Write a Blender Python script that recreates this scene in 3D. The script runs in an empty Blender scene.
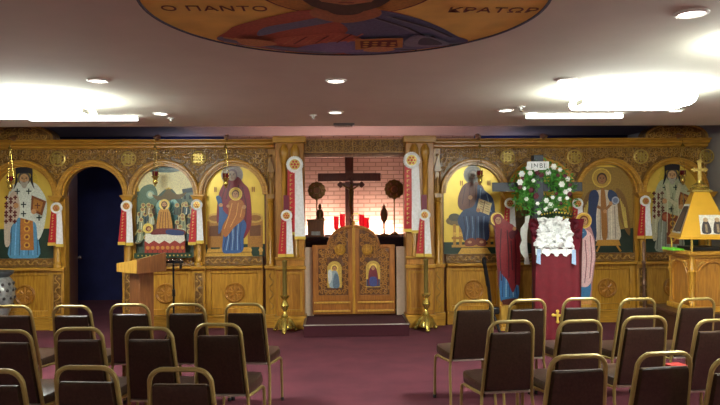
import bpy, math, random
from mathutils import Vector, Matrix
random.seed(7)
PI = math.pi
S = bpy.context.scene
C = S.collection

# ------------------------------------------------------------------ colours and materials
def lin(r, g, b):
    def f(c):
        c /= 255.0
        return c / 12.92 if c <= .04045 else ((c + .055) / 1.055) ** 2.4
    return (f(r), f(g), f(b), 1.0)

def new_mat(name):
    m = bpy.data.materials.new(name); m.use_nodes = True
    nt = m.node_tree
    return m, nt, nt.nodes['Principled BSDF']

def simple(name, col, rough=.5, metal=0.0, var=.12, scale=30, bump=0.0, coat=0.0, trans=0.0):
    m, nt, p = new_mat(name)
    p.inputs['Roughness'].default_value = rough
    p.inputs['Metallic'].default_value = metal
    p.inputs['Coat Weight'].default_value = coat
    p.inputs['Transmission Weight'].default_value = trans
    tc = nt.nodes.new('ShaderNodeTexCoord')
    n = nt.nodes.new('ShaderNodeTexNoise'); n.inputs['Scale'].default_value = scale; n.inputs['Detail'].default_value = 3
    nt.links.new(tc.outputs['Object'], n.inputs['Vector'])
    r = nt.nodes.new('ShaderNodeValToRGB')
    r.color_ramp.elements[0].position = .3; r.color_ramp.elements[1].position = .7
    r.color_ramp.elements[0].color = tuple(c * (1 - var) for c in col[:3]) + (1,)
    r.color_ramp.elements[1].color = tuple(min(1, c * (1 + var)) for c in col[:3]) + (1,)
    nt.links.new(n.outputs['Fac'], r.inputs['Fac']); nt.links.new(r.outputs['Color'], p.inputs['Base Color'])
    if bump:
        b = nt.nodes.new('ShaderNodeBump'); b.inputs['Strength'].default_value = bump; b.inputs['Distance'].default_value = .004
        nt.links.new(n.outputs['Fac'], b.inputs['Height']); nt.links.new(b.outputs['Normal'], p.inputs['Normal'])
    return m

def wood(name, c1, c2, rough=.38, axis='Z', coat=.15, carve=0.0):
    m, nt, p = new_mat(name)
    p.inputs['Roughness'].default_value = rough; p.inputs['Coat Weight'].default_value = coat; p.inputs['Coat Roughness'].default_value = .25
    tc = nt.nodes.new('ShaderNodeTexCoord'); mp = nt.nodes.new('ShaderNodeMapping')
    mp.inputs['Scale'].default_value = (22, 22, 2.2) if axis == 'Z' else (2.2, 22, 22)
    n = nt.nodes.new('ShaderNodeTexNoise'); n.inputs['Scale'].default_value = 2.2; n.inputs['Detail'].default_value = 5; n.inputs['Distortion'].default_value = .6
    nt.links.new(tc.outputs['Object'], mp.inputs['Vector']); nt.links.new(mp.outputs['Vector'], n.inputs['Vector'])
    r = nt.nodes.new('ShaderNodeValToRGB'); r.color_ramp.elements[0].position = .3; r.color_ramp.elements[1].position = .72
    r.color_ramp.elements[0].color = c1; r.color_ramp.elements[1].color = c2
    nt.links.new(n.outputs['Fac'], r.inputs['Fac']); nt.links.new(r.outputs['Color'], p.inputs['Base Color'])
    b = nt.nodes.new('ShaderNodeBump'); b.inputs['Strength'].default_value = .15; b.inputs['Distance'].default_value = .002
    nt.links.new(n.outputs['Fac'], b.inputs['Height'])
    if carve:
        v = nt.nodes.new('ShaderNodeTexVoronoi'); v.inputs['Scale'].default_value = 22; v.feature = 'SMOOTH_F1'
        nt.links.new(tc.outputs['Object'], v.inputs['Vector'])
        b2 = nt.nodes.new('ShaderNodeBump'); b2.inputs['Strength'].default_value = carve; b2.inputs['Distance'].default_value = .02
        nt.links.new(v.outputs['Distance'], b2.inputs['Height']); nt.links.new(b.outputs['Normal'], b2.inputs['Normal'])
        nt.links.new(b2.outputs['Normal'], p.inputs['Normal'])
    else:
        nt.links.new(b.outputs['Normal'], p.inputs['Normal'])
    return m

def emit(name, col, strength):
    m, nt, p = new_mat(name)
    p.inputs['Base Color'].default_value = (.8, .8, .8, 1)
    p.inputs['Emission Color'].default_value = col; p.inputs['Emission Strength'].default_value = strength
    return m

def paint_mat(name, rough, metal=0.0, coat=.2):
    m, nt, p = new_mat(name)
    p.inputs['Roughness'].default_value = rough; p.inputs['Metallic'].default_value = metal; p.inputs['Coat Weight'].default_value = coat
    p.inputs['Coat Roughness'].default_value = .2
    a = nt.nodes.new('ShaderNodeAttribute'); a.attribute_name = 'Col'
    tc = nt.nodes.new('ShaderNodeTexCoord'); n = nt.nodes.new('ShaderNodeTexNoise'); n.inputs['Scale'].default_value = 60; n.inputs['Detail'].default_value = 5
    nt.links.new(tc.outputs['Object'], n.inputs['Vector'])
    mr = nt.nodes.new('ShaderNodeMapRange'); mr.inputs['To Min'].default_value = .5; mr.inputs['To Max'].default_value = 1.5
    nt.links.new(n.outputs['Fac'], mr.inputs['Value'])
    mx = nt.nodes.new('ShaderNodeVectorMath'); mx.operation = 'SCALE'
    nt.links.new(a.outputs['Color'], mx.inputs[0]); nt.links.new(mr.outputs['Result'], mx.inputs['Scale'])
    nt.links.new(mx.outputs['Vector'], p.inputs['Base Color'])
    return m

M = {}
M['oak'] = wood('golden_oak', lin(160, 108, 30), lin(204, 154, 54), rough=.32)
M['oakx'] = wood('golden_oak_long', lin(160, 108, 30), lin(206, 156, 56), rough=.32, axis='X')
M['carved'] = wood('carved_oak', lin(92, 60, 20), lin(134, 94, 36), rough=.42, carve=.8)
M['relief'] = wood('relief_oak', lin(138, 98, 38), lin(190, 146, 68), rough=.32)
M['doorcarved'] = wood('carved_door_oak', lin(78, 42, 16), lin(112, 66, 26), rough=.5, carve=.6)
M['medal'] = wood('medallion_oak', lin(146, 94, 30), lin(190, 132, 48))
M['door'] = wood('door_oak', lin(134, 78, 26), lin(178, 112, 42))
M['desk'] = wood('desk_oak', lin(186, 138, 48), lin(222, 174, 78))
M['brown'] = wood('brown_wood', lin(104, 62, 30), lin(136, 84, 44))
M['dark'] = wood('dark_wood', lin(46, 26, 20), lin(74, 42, 30), rough=.3)
M['crosswood'] = wood('cross_wood', lin(70, 34, 24), lin(98, 50, 34), rough=.5)
M['paint'] = paint_mat('icon_paint', .42)
M['flatpaint'] = paint_mat('mural_paint', .7, coat=0)
M['gilt'] = simple('pale_gilt', lin(206, 178, 96), .35, .5, .1)
M['gold'] = simple('gold_leaf', lin(226, 194, 82), .34, .28, .06, 8)
M['canopy'] = simple('canopy_gold_paint', lin(226, 172, 48), .38, .12, .05, 8)
M['brass'] = simple('brass', lin(208, 182, 92), .25, .75, .1)
M['oldbrass'] = simple('dull_brass', lin(110, 84, 44), .4, .7, .15)
M['tube'] = simple('gold_tube', lin(158, 138, 82), .4, .35, .08, 12)
M['vinyl'] = simple('brown_vinyl', lin(52, 35, 27), .28, 0, .35, 60, .35)
M['rail'] = simple('pale_rail', lin(190, 180, 170), .3, .4)
M['white'] = simple('white_satin', lin(248, 247, 243), .5)
M['blossom'] = simple('white_petals', lin(252, 252, 250), .6, 0, .03)
M['red'] = simple('red_satin', lin(184, 24, 36), .45, 0, .15)
M['maroon'] = simple('maroon_cloth', lin(104, 6, 26), .75, 0, .12, 14)
M['darkmaroon'] = simple('dark_maroon_cloth', lin(40, 12, 20), .8, 0, .12, 14)
M['purple'] = simple('purple_satin', lin(112, 14, 46), .5)
M['greycross'] = simple('slate_painted_wood', lin(62, 66, 74), .55, 0, .1)
M['leaf'] = simple('green_leaves', lin(84, 150, 60), .45, 0, .45, 18)
M['burgundy'] = simple('burgundy_petals', lin(92, 14, 34), .6)
M['stepcarpet'] = simple('dark_step_carpet', lin(62, 12, 26), .95, 0, .15, 120, .3)
M['black'] = simple('black_metal', lin(22, 22, 26), .35, .4)
M['chrome'] = simple('chrome', lin(205, 205, 205), .15, 1, .03)
M['silver'] = simple('silver_glaze', lin(168, 172, 170), .3, .5, .3, 26)
M['redglass'] = simple('red_glass', lin(170, 10, 22), .2, 0, .05)
M['votive'] = emit('lit_red_votive_glass', lin(230, 14, 30), .8); M['votive'].node_tree.nodes['Principled BSDF'].inputs['Base Color'].default_value = lin(200, 16, 30)
M['darkglass'] = simple('dark_red_glass', lin(92, 8, 14), .2, 0, .05)
M['cream'] = simple('cream_board', lin(228, 208, 184), .6, 0, .06)
M['green'] = simple('green_plastic', lin(120, 220, 60), .4, 0, .05)
M['tulle'] = simple('tulle', lin(190, 188, 180), .7, 0, .1)
M['blue'] = simple('pale_blue_ribbon', lin(150, 178, 214), .5)
M['redcover'] = simple('red_cover', lin(150, 34, 26), .5)
M['page'] = simple('paper', lin(225, 218, 200), .8)
M['plate'] = simple('black_plate', lin(16, 16, 18), .4)
M['whitemetal'] = simple('white_enamel', lin(225, 222, 214), .4)
M['ventmetal'] = simple('grey_vent', lin(70, 66, 66), .5)
M['darkblue'] = simple('dark_blue_wall', lin(34, 38, 92), .8, 0, .2, 4)
M['wall'] = simple('plaster_wall', lin(176, 166, 152), .85, 0, .04, 6)
M['ceil'] = simple('ceiling_paint', lin(208, 204, 188), .9, 0, .03, 4)
M['ceilshade'] = simple('recess_ceiling_shade', lin(112, 92, 92), .9, 0, .03, 4)  # ceiling colour darkened to carry the shade of the recess
M['tubelight'] = emit('fluorescent_lens', (.93, 1.0, .93, 1), 80)
M['bluefill'] = emit('blue_fill_globe', (.72, .8, 1, 1), 34)
M['rearfill'] = emit('rear_fill_lens', (1, .95, .86, 1), 38)
M['striplight'] = emit('strip_lens', (.95, 1.0, .95, 1), 7)
M['can'] = emit('downlight_lens', (1, .93, .84, 1), 9)
M['warmlight'] = emit('warm_lamp', (1, .72, .60, 1), 330)

def carpet():
    m, nt, p = new_mat('maroon_carpet'); p.inputs['Roughness'].default_value = .95
    tc = nt.nodes.new('ShaderNodeTexCoord')
    n = nt.nodes.new('ShaderNodeTexNoise'); n.inputs['Scale'].default_value = 160; n.inputs['Detail'].default_value = 2
    n2 = nt.nodes.new('ShaderNodeTexNoise'); n2.inputs['Scale'].default_value = 3
    for q in (n, n2): nt.links.new(tc.outputs['Object'], q.inputs['Vector'])
    a = nt.nodes.new('ShaderNodeMath'); a.operation = 'ADD'
    nt.links.new(n.outputs['Fac'], a.inputs[0]); nt.links.new(n2.outputs['Fac'], a.inputs[1])
    r = nt.nodes.new('ShaderNodeValToRGB'); r.color_ramp.elements[0].position = .35; r.color_ramp.elements[1].position = .65
    mu = nt.nodes.new('ShaderNodeMath'); mu.operation = 'MULTIPLY'; mu.inputs[1].default_value = .5
    nt.links.new(a.outputs[0], mu.inputs[0]); nt.links.new(mu.outputs[0], r.inputs['Fac'])
    r.color_ramp.elements[0].color = lin(82, 32, 46); r.color_ramp.elements[1].color = lin(106, 44, 58)
    nt.links.new(r.outputs['Color'], p.inputs['Base Color'])
    b = nt.nodes.new('ShaderNodeBump'); b.inputs['Strength'].default_value = .3; b.inputs['Distance'].default_value = .004
    nt.links.new(n.outputs['Fac'], b.inputs['Height']); nt.links.new(b.outputs['Normal'], p.inputs['Normal'])
    return m
M['carpet'] = carpet()

def brick():
    m, nt, p = new_mat('pink_brick'); p.inputs['Roughness'].default_value = .85
    tc = nt.nodes.new('ShaderNodeTexCoord'); sx = nt.nodes.new('ShaderNodeSeparateXYZ'); cx = nt.nodes.new('ShaderNodeCombineXYZ')
    nt.links.new(tc.outputs['Object'], sx.inputs[0]); nt.links.new(sx.outputs['X'], cx.inputs['X']); nt.links.new(sx.outputs['Z'], cx.inputs['Y'])
    b = nt.nodes.new('ShaderNodeTexBrick')
    b.inputs['Scale'].default_value = 1; b.inputs['Brick Width'].default_value = .22; b.inputs['Row Height'].default_value = .075
    b.inputs['Mortar Size'].default_value = .008; b.inputs['Color1'].default_value = lin(214, 180, 162); b.inputs['Color2'].default_value = lin(198, 160, 142)
    b.inputs['Mortar'].default_value = lin(158, 124, 110)
    nt.links.new(cx.outputs[0], b.inputs['Vector']); nt.links.new(b.outputs['Color'], p.inputs['Base Color'])
    bp = nt.nodes.new('ShaderNodeBump'); bp.invert = True; bp.inputs['Strength'].default_value = .6; bp.inputs['Distance'].default_value = .008
    nt.links.new(b.outputs['Fac'], bp.inputs['Height']); nt.links.new(bp.outputs['Normal'], p.inputs['Normal'])
    return m
M['brick'] = brick()

# ------------------------------------------------------------------ object helpers
def tag(o, label=None, cat=None, group=None, kind=None):
    if label: o['label'] = label
    if cat: o['category'] = cat
    if group: o['group'] = group
    if kind: o['kind'] = kind
    return o

def thing(name, label, cat, loc, group=None, rz=0.0):
    o = bpy.data.objects.new(name, None); C.objects.link(o)
    o.location = loc; o.rotation_euler = (0, 0, rz); o.empty_display_size = .1
    return tag(o, label, cat, group)

def dup(root, label, loc, rz=None):
    r = root.copy(); C.objects.link(r); r.location = loc; r['label'] = label
    if rz is not None: r.rotation_euler = (0, 0, rz)
    for ch in root.children:
        c = ch.copy(); C.objects.link(c); c.parent = r
        for g in ch.children:
            d = g.copy(); C.objects.link(d); d.parent = c
    return r

class MB:
    """collects faces of one part; coordinates are relative to the thing's base"""
    def __init__(s): s.v = []; s.f = []; s.m = []; s.c = []; s.mi = 0; s.col = (1, 1, 1, 1)
    def face(s, idx): s.f.append(tuple(idx)); s.m.append(s.mi); s.c.append(s.col)
    def poly(s, pts): n = len(s.v); s.v += [tuple(p) for p in pts]; s.face(range(n, n + len(pts)))
    def box(s, x0, x1, y0, y1, z0, z1):
        n = len(s.v)
        s.v += [(x, y, z) for z in (z0, z1) for y in (y0, y1) for x in (x0, x1)]
        for q in ((0, 2, 3, 1), (4, 5, 7, 6), (0, 1, 5, 4), (1, 3, 7, 5), (3, 2, 6, 7), (2, 0, 4, 6)): s.face([n + i for i in q])
        return s
    def hexa(s, p):
        n = len(s.v); s.v += [tuple(q) for q in p]
        for q in ((0, 2, 3, 1), (4, 5, 7, 6), (0, 1, 5, 4), (1, 3, 7, 5), (3, 2, 6, 7), (2, 0, 4, 6)): s.face([n + i for i in q])
        return s
    def prism(s, pts, fn, d0, d1):
        """pts 2-D outline; fn(u,v,d) -> 3-D; extruded between depths d0 and d1"""
        n = len(s.v); k = len(pts)
        s.v += [tuple(fn(u, v, d0)) for u, v in pts] + [tuple(fn(u, v, d1)) for u, v in pts]
        s.face(range(n, n + k)); s.face(range(n + 2 * k - 1, n + k - 1, -1))
        for i in range(k): j = (i + 1) % k; s.face((n + i, n + j, n + k + j, n + k + i))
        return s
    def lathe(s, prof, c=(0, 0, 0), seg=16, axis='Z', a0=0.0, a1=2 * PI, scallop=0, amp=0.0, cap=True):
        full = abs(a1 - a0 - 2 * PI) < 1e-6; ns = seg if full else seg + 1; n = len(s.v)
        for r, h in prof:
            for i in range(ns):
                a = a0 + (a1 - a0) * i / seg; rr = r * (1 + (amp * math.cos(scallop * a) if scallop else 0))
                x, y = rr * math.cos(a), rr * math.sin(a)
                if axis == 'Z': q = (c[0] + x, c[1] + y, c[2] + h)
                elif axis == 'Y': q = (c[0] + x, c[1] + h, c[2] + y)
                else: q = (c[0] + h, c[1] + x, c[2] + y)
                s.v.append(q)
        for j in range(len(prof) - 1):
            for i in range(seg):
                k = (i + 1) % ns; s.face((n + j * ns + i, n + j * ns + k, n + (j + 1) * ns + k, n + (j + 1) * ns + i))
        if cap and full and prof[0][0] > 1e-5: s.face([n + i for i in range(ns)])
        if cap and full and prof[-1][0] > 1e-5: s.face([n + (len(prof) - 1) * ns + i for i in range(ns)])
        return s
    def ball(s, c, r, seg=10, ring=6):
        if not hasattr(r, '__len__'): r = (r, r, r)
        n = len(s.v)
        for j in range(ring + 1):
            t = PI * j / ring
            for i in range(seg):
                a = 2 * PI * i / seg; s.v.append((c[0] + r[0] * math.sin(t) * math.cos(a), c[1] + r[1] * math.sin(t) * math.sin(a), c[2] + r[2] * math.cos(t)))
        for j in range(ring):
            for i in range(seg):
                k = (i + 1) % seg; s.face((n + j * seg + i, n + j * seg + k, n + (j + 1) * seg + k, n + (j + 1) * seg + i))
        return s
    def tube(s, pts, r, seg=8, closed=False):
        pts = [Vector(p) for p in pts]; N = len(pts); n = len(s.v)
        rs = r if hasattr(r, '__len__') else [r] * N
        up = None
        for i in range(N):
            if closed: t = pts[(i + 1) % N] - pts[i - 1]
            else: t = pts[min(i + 1, N - 1)] - pts[max(i - 1, 0)]
            t.normalize()
            if up is None: up = t.orthogonal().normalized()
            up = (up - t * up.dot(t))
            up = up.normalized() if up.length > 1e-6 else t.orthogonal().normalized()
            w = t.cross(up)
            for k in range(seg):
                a = 2 * PI * k / seg; s.v.append(tuple(pts[i] + (up * math.cos(a) + w * math.sin(a)) * rs[i]))
        for i in range(N if closed else N - 1):
            j = (i + 1) % N
            for k in range(seg):
                l = (k + 1) % seg; s.face((n + i * seg + k, n + i * seg + l, n + j * seg + l, n + j * seg + k))
        if not closed:
            s.face([n + k for k in range(seg)][::-1]); s.face([n + (N - 1) * seg + k for k in range(seg)])
        return s
    def build(s, name, mats, parent=None, world=False, smooth=True, bevel=0.0, sub=0):
        if not isinstance(mats, (list, tuple)): mats = [mats]
        off = Vector((0, 0, 0))
        if world and parent is not None:
            q = parent
            while q is not None: off += q.location; q = q.parent
        me = bpy.data.meshes.new(name)
        me.from_pydata([tuple(Vector(v) - off) for v in s.v], [], s.f)
        for m in mats: me.materials.append(m)
        for p, i in zip(me.polygons, s.m): p.material_index = i
        if any(c != (1, 1, 1, 1) for c in s.c):
            at = me.color_attributes.new('Col', 'FLOAT_COLOR', 'CORNER')
            for p, c in zip(me.polygons, s.c):
                for li in p.loop_indices: at.data[li].color = c
        if smooth:
            me.polygons.foreach_set('use_smooth', [True] * len(me.polygons))
            me.set_sharp_from_angle(angle=math.radians(38))
        me.update()
        o = bpy.data.objects.new(name, me); C.objects.link(o)
        if parent is not None: o.parent = parent
        if bevel:
            b = o.modifiers.new('bevel', 'BEVEL'); b.width = bevel; b.segments = 2; b.limit_method = 'ANGLE'
        if sub:
            b = o.modifiers.new('sub', 'SUBSURF'); b.levels = sub; b.render_levels = sub
        return o

def arc(cx, cz, r, a0, a1, n=20): return [(cx + r * math.cos(a0 + (a1 - a0) * i / n), cz + r * math.sin(a0 + (a1 - a0) * i / n)) for i in range(n + 1)]
def circle(cx, cz, r, n=20, rz=None): return [(cx + r * math.cos(2 * PI * i / n), cz + (rz or r) * math.sin(2 * PI * i / n)) for i in range(n)]
def smooth2(pts, k=4):
    n = len(pts); out = []
    for i in range(n):
        p0, p1, p2, p3 = pts[i - 1], pts[i], pts[(i + 1) % n], pts[(i + 2) % n]
        for j in range(k):
            t = j / k
            out.append(tuple(.5 * (2 * b + (c - a) * t + (2 * a - 5 * b + 4 * c - d) * t * t + (-a + 3 * b - 3 * c + d) * t ** 3) for a, b, c, d in zip(p0, p1, p2, p3)))
    return out
FRONT = lambda u, v, d: (u, d, v)

def scrolls(mb, inside, u0, u1, v0, v1, cell, y, rad, leaf=True):
    """carved vine scrolls filling a region of a face turned to -Y"""
    row = 0; v = v0 + cell / 2
    while v < v1:
        u = u0 + cell / 2 + (cell / 2 if row % 2 else 0); col = 0
        while u < u1:
            if inside(u, v):
                dirn = 1 if (row + col) % 2 else -1; ph = random.random() * 6.28
                pts = []
                for i in range(13):
                    t = i / 12; rr = cell * .52 * (1 - .8 * t); a = ph + dirn * t * 8.5
                    pts.append((u + rr * math.cos(a), y - rad * (.3 + .9 * t), v + rr * math.sin(a)))
                mb.tube(pts, [rad * (1.1 - .4 * i / 12) for i in range(13)], 5)
                if leaf:
                    for q in range(3):
                        a = ph + 2.1 * q; mb.ball((u + cell * .5 * math.cos(a), y - rad * .3, v + cell * .5 * math.sin(a)), (cell * .14, rad * 1.1, cell * .1), 6, 4)
            u += cell; col += 1
        v += cell * .87; row += 1
    return mb

# ------------------------------------------------------------------ the room
def struct(name, mb, m, **k):
    o = mb.build(name, m, smooth=False, **k); o['kind'] = 'structure'; return o
XL, XR, YB, YF = -4.95, 5.5, -3.2, 12.1
struct('floor', MB().box(XL - .2, XR + .2, YB - .2, YF + .2, -.1, 0), M['carpet'])
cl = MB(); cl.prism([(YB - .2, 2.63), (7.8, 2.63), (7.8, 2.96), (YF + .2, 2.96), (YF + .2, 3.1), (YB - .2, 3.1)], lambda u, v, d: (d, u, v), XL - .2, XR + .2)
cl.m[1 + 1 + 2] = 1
struct('ceiling', cl, [M['ceil'], M['ceilshade']])
struct('wall_left', MB().box(XL - .2, XL, YB, YF, 0, 2.96), M['wall'])
struct('wall_right', MB().box(XR, XR + .2, YB, YF, 0, 2.96), M['wall'])
struct('wall_back', MB().box(XL - .2, XR + .2, YB - .2, YB, 0, 2.96), M['wall'])
struct('wall_brick', MB().box(-2.0, 2.6, YF, YF + .2, 0, 2.96), M['brick'])
for nm, a, b in (('wall_side_left', XL, -2.0), ('wall_side_right', 2.6, XR)):
    struct(nm, MB().box(a, b, YF, YF + .2, 0, 2.96), M['darkblue'])
for nm, x in (('wall_partition_left', -2.1), ('wall_partition_right', 2.6)):
    struct(nm, MB().box(x, x + .1, 9.42, YF, 0, 2.6), M['darkblue'])

# ------------------------------------------------------------------ the icon screen
XC = .29; YS = 9.28
OFF = [1.69, 2.645, 3.61, 4.57]
SPR = 1.85; RI = .40; RO = .49; TOP = 2.61
scr = thing('icon_screen', 'carved golden oak icon screen with arches spanning the whole room', 'icon screen', (XC, YS, 0))
def W(x): return XC + x
def part(name, mb, m, **k): return mb.build(name, m, k.pop('parent', scr), world=True, **k)
bays = [(s * o, s, i) for s in (-1, 1) for i, o in enumerate(OFF)]
for off, s, i in bays:
    cx = W(off); door = (s == -1 and i == 2)
    # arch
    a = MB()
    a.prism(arc(cx, SPR, RO, 0, PI, 28) + arc(cx, SPR, RI + .025, PI, 0, 28), FRONT, 9.17, 9.33)
    a.prism(arc(cx, SPR, RI + .028, 0, PI, 28) + arc(cx, SPR, RI, PI, 0, 28), FRONT, 9.22, 9.33)
    a.tube([(x, 9.17, z) for x, z in arc(cx, SPR, RO - .012, 0, PI, 28)], .012, 6)
    a.tube([(x, 9.17, z) for x, z in arc(cx, SPR, RO - .05, 0, PI, 28)], .008, 6)
    part('arch', a, M['oakx'])
    # spandrel
    sp = MB(); q = arc(cx, SPR, .465, PI, 0, 28)
    sp.prism([(cx - .48, SPR)] + q + [(cx + .48, SPR), (cx + .48, 2.5), (cx - .48, 2.5)], FRONT, 9.235, 9.33)
    spo = part('spandrel', sp, M['carved'], smooth=False)
    sc = MB(); scrolls(sc, lambda u, v: math.hypot(u - cx, v - SPR) > RO + .035 and abs(u - cx) < .47, cx - .48, cx + .48, SPR + .02, 2.49, .078, 9.235, .010)
    part('carved_scrolls', sc, M['relief'], parent=spo)
    # lower panel and board behind icon
    if not door:
        part('back_board', MB().box(cx - .48, cx + .48, 9.335, 9.40, .0, 2.5), M['brown'], smooth=False)
        lp = MB(); lp.box(cx - .40, cx + .40, 9.285, 9.335, .18, .82)
        for b in ((cx - .40, cx - .32, .18, .82), (cx + .32, cx + .40, .18, .82), (cx - .32, cx + .32, .18, .26), (cx - .32, cx + .32, .75, .82)):
            lp.box(b[0], b[1], 9.25, 9.30, b[2], b[3])
        lpo = part('lower_panel', lp, M['oak'], bevel=.006)
        md = MB(); md.lathe([(.142, 0), (.142, -.02), (.128, -.032), (.112, -.02), (.112, -.008), (0, -.008)], (cx, 9.285, .48), 28, 'Y')
        for ang in range(0, 360, 45):
            t = math.radians(ang); L = .098 if ang % 90 == 0 else .07
            md.tube([(cx, 9.275, .48), (cx + L * math.cos(t), 9.27, .48 + L * math.sin(t))], .013, 6)
            md.ball((cx + L * math.cos(t), 9.272, .48 + L * math.sin(t)), (.02, .012, .02), 8, 5)
        part('medallion', md, M['medal'], parent=lpo)
        bd = MB().box(cx - .40, cx + .40, 9.25, 9.335, .87, .985)
        bdo = part('carved_band', bd, M['carved'], smooth=False)
        wv = MB(); wv.tube([(cx - .38 + .76 * k / 40, 9.247, .927 + .028 * math.sin(k * .95)) for k in range(41)], .008, 6)
        for k in range(13): wv.ball((cx - .36 + .06 * k, 9.247, .927 + (.02 if k % 2 else -.02)), (.02, .012, .012), 6, 4)
        part('wave_relief', wv, M['relief'], parent=bdo)
        part('plinth', MB().box(cx - .40, cx + .40, 9.20, 9.335, 0, .15).box(cx - .40, cx + .40, 9.18, 9.335, .15, .18), M['oakx'], bevel=.006)
        part('ledge', MB().box(cx - .40, cx + .40, 9.16, 9.335, .825, .865), M['oakx'], bevel=.008)
# dividers: column over pilaster, with capital
for s in (-1, 1):
    for i in range(4):
        d = (OFF[i] + OFF[i + 1]) / 2 if i < 3 else OFF[3] + .48
        x = W(s * d)
        cb = MB().lathe([(.058, .865), (.058, .90), (.044, .92), (.05, .94), (.043, .96), (.043, 1.55), (.048, 1.565), (.043, 1.58), (.041, 1.74), (.052, 1.755), (.045, 1.77)], (x, 9.2, 0), 16)
        part('column', cb, M['oak'])
        part('capital', MB().hexa([(x - .05, 9.14, 1.77), (x + .05, 9.14, 1.77), (x - .05, 9.33, 1.77), (x + .05, 9.33, 1.77), (x - .088, 9.12, 1.83), (x + .088, 9.12, 1.83), (x - .088, 9.33, 1.83), (x + .088, 9.33, 1.83)]).box(x - .092, x + .092, 9.115, 9.33, 1.83, 1.85), M['oakx'])
        part('wall_stile', MB().box(x - .08, x + .08, 9.26, 9.40, 0, 1.85), M['oak'], smooth=False)
        po = part('pilaster', MB().box(x - .085, x + .085, 9.19, 9.27, .18, .82), M['oak'], bevel=.006)
        part('carved_ground', MB().box(x - .058, x + .058, 9.186, 9.192, .23, .77), M['carved'], parent=po, smooth=False)
        pc = MB(); pc.box(x - .06, x - .052, 9.182, 9.19, .23, .77); pc.box(x + .052, x + .06, 9.182, 9.19, .23, .77)
        pc.tube([(x + .028 * math.sin(k * .62), 9.187, .25 + .5 * k / 30) for k in range(31)], .008, 6)
        for k in range(8): pc.ball((x + (.025 if k % 2 else -.025), 9.187, .28 + .062 * k), (.022, .012, .014), 6, 4)
        part('vine_relief', pc, M['relief'], parent=po)
        part('pilaster_foot', MB().box(x - .10, x + .10, 9.16, 9.27, 0, .15).box(x - .11, x + .11, 9.14, 9.27, .15, .18), M['oakx'], bevel=.006)
        part('pilaster_cap', MB().box(x - .105, x + .105, 9.13, 9.27, .82, .866), M['oakx'], bevel=.006)
        rs = MB().lathe([(.105, 0), (.105, -.02), (.09, -.026), (.084, -.006)], (x, 9.232, 2.355), 28, 'Y', cap=False)
        for du in (-.045, 0, .045): rs.box(x + du - .007, x + du + .007, 9.205, 9.23, 2.285, 2.425); rs.box(x - .07, x + .07, 9.205, 9.23, 2.355 + du - .007, 2.355 + du + .007)
        for du in (-.022, .022):
            for dv in (-.022, .022): rs.ball((x + du, 9.212, 2.355 + dv), (.012, .01, .012), 6, 4)
        part('pierced_rosette', rs, M['gilt'])
    # inner stile next to central post
    a0, a1 = sorted((W(s * .73), W(s * 1.29)))
    xe = W(s * 1.17)
    part('wall_stile', MB().box(min(W(s * 1.10), W(s * 1.24)), max(W(s * 1.10), W(s * 1.24)), 9.24, 9.40, 0, 2.5), M['oak'], smooth=False)
    ni = MB(); ni.box(xe - .045, xe + .045, 9.19, 9.24, 1.79, 1.85)
    for dx in (-.038, .038): ni.lathe([(.01, 1.85), (.008, 2.12), (.014, 2.13), (.014, 2.16)], (xe + dx, 9.215, 0), 8)
    ni.prism([(xe - .05, 2.16), (xe + .05, 2.16), (xe + .034, 2.25), (xe, 2.36), (xe - .034, 2.25)], FRONT, 9.195, 9.24)
    ni.lathe([(.026, 1.85), (.03, 1.92), (.02, 2.0), (.024, 2.05), (.0, 2.09)], (xe, 9.225, 0), 10); ni.ball((xe, 9.21, 2.39), .02)
    part('carved_niche', ni, M['relief'])
    part('column', MB().lathe([(.05, .865), (.05, .91), (.038, .93), (.038, 1.70), (.05, 1.72), (.036, 1.74), (.055, 1.79)], (xe, 9.20, 0), 14), M['oak'])
    part('pilaster', MB().box(xe - .075, xe + .075, 9.19, 9.27, .18, .82), M['oak'], bevel=.006)
    part('vine_relief', MB().tube([(xe + .028 * math.sin(k * .62), 9.187, .25 + .5 * k / 30) for k in range(31)], .009, 6), M['relief'])
    part('pilaster_foot', MB().box(xe - .09, xe + .09, 9.15, 9.27, 0, .18), M['oakx'], bevel=.006)
    part('pilaster_cap', MB().box(xe - .09, xe + .09, 9.13, 9.27, .82, .866), M['oakx'], bevel=.006)
    # central post with half columns
    p0, p1 = sorted((W(s * .70), W(s * 1.09))); pm = (p0 + p1) / 2
    po = MB().box(p0, p1, 9.04, 9.40, .18, 2.55)
    part('central_post', po, M['medal'], bevel=.008)  # browner oak stands in for the weaker light around the centre
    part('post_cap', MB().box(p0 - .03, p1 + .03, 9.0, 9.42, 2.55, 2.64), M['oakx'], bevel=.008)
    part('post_plinth', MB().box(p0 - .02, p1 + .02, 9.0, 9.40, 0, .18), M['oakx'], bevel=.008)
    part('post_ledge', MB().box(p0 - .02, p1 + .02, 8.99, 9.05, .82, .866).box(p0 - .01, p1 + .01, 9.01, 9.05, .95, .985), M['oakx'], bevel=.006)
    pp = MB()
    for b in ((p0 + .03, p0 + .06, .24, .78), (p1 - .06, p1 - .03, .24, .78), (p0 + .06, p1 - .06, .24, .27), (p0 + .06, p1 - .06, .75, .78)): pp.box(b[0], b[1], 9.025, 9.045, b[2], b[3])
    part('post_moulding', pp, M['oak'])
    for dx in (-.075, .075):
        hc = MB().lathe([(.05, .985), (.05, 1.03), (.04, 1.05), (.04, 2.26), (.052, 2.275), (.04, 2.29), (.05, 2.33), (.066, 2.40), (.062, 2.46), (.03, 2.53)], (pm + dx, 9.04, 0), 14)
        part('half_column', hc, M['oak'])
    part('pale_jamb', MB().box(*sorted((W(s * .585), W(s * .70))), 9.27, 9.33, 0, 1.10), M['cream'], smooth=False)
    # cornice
    c0, c1 = sorted((W(s * 1.12), W(s * 5.06)))
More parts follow.
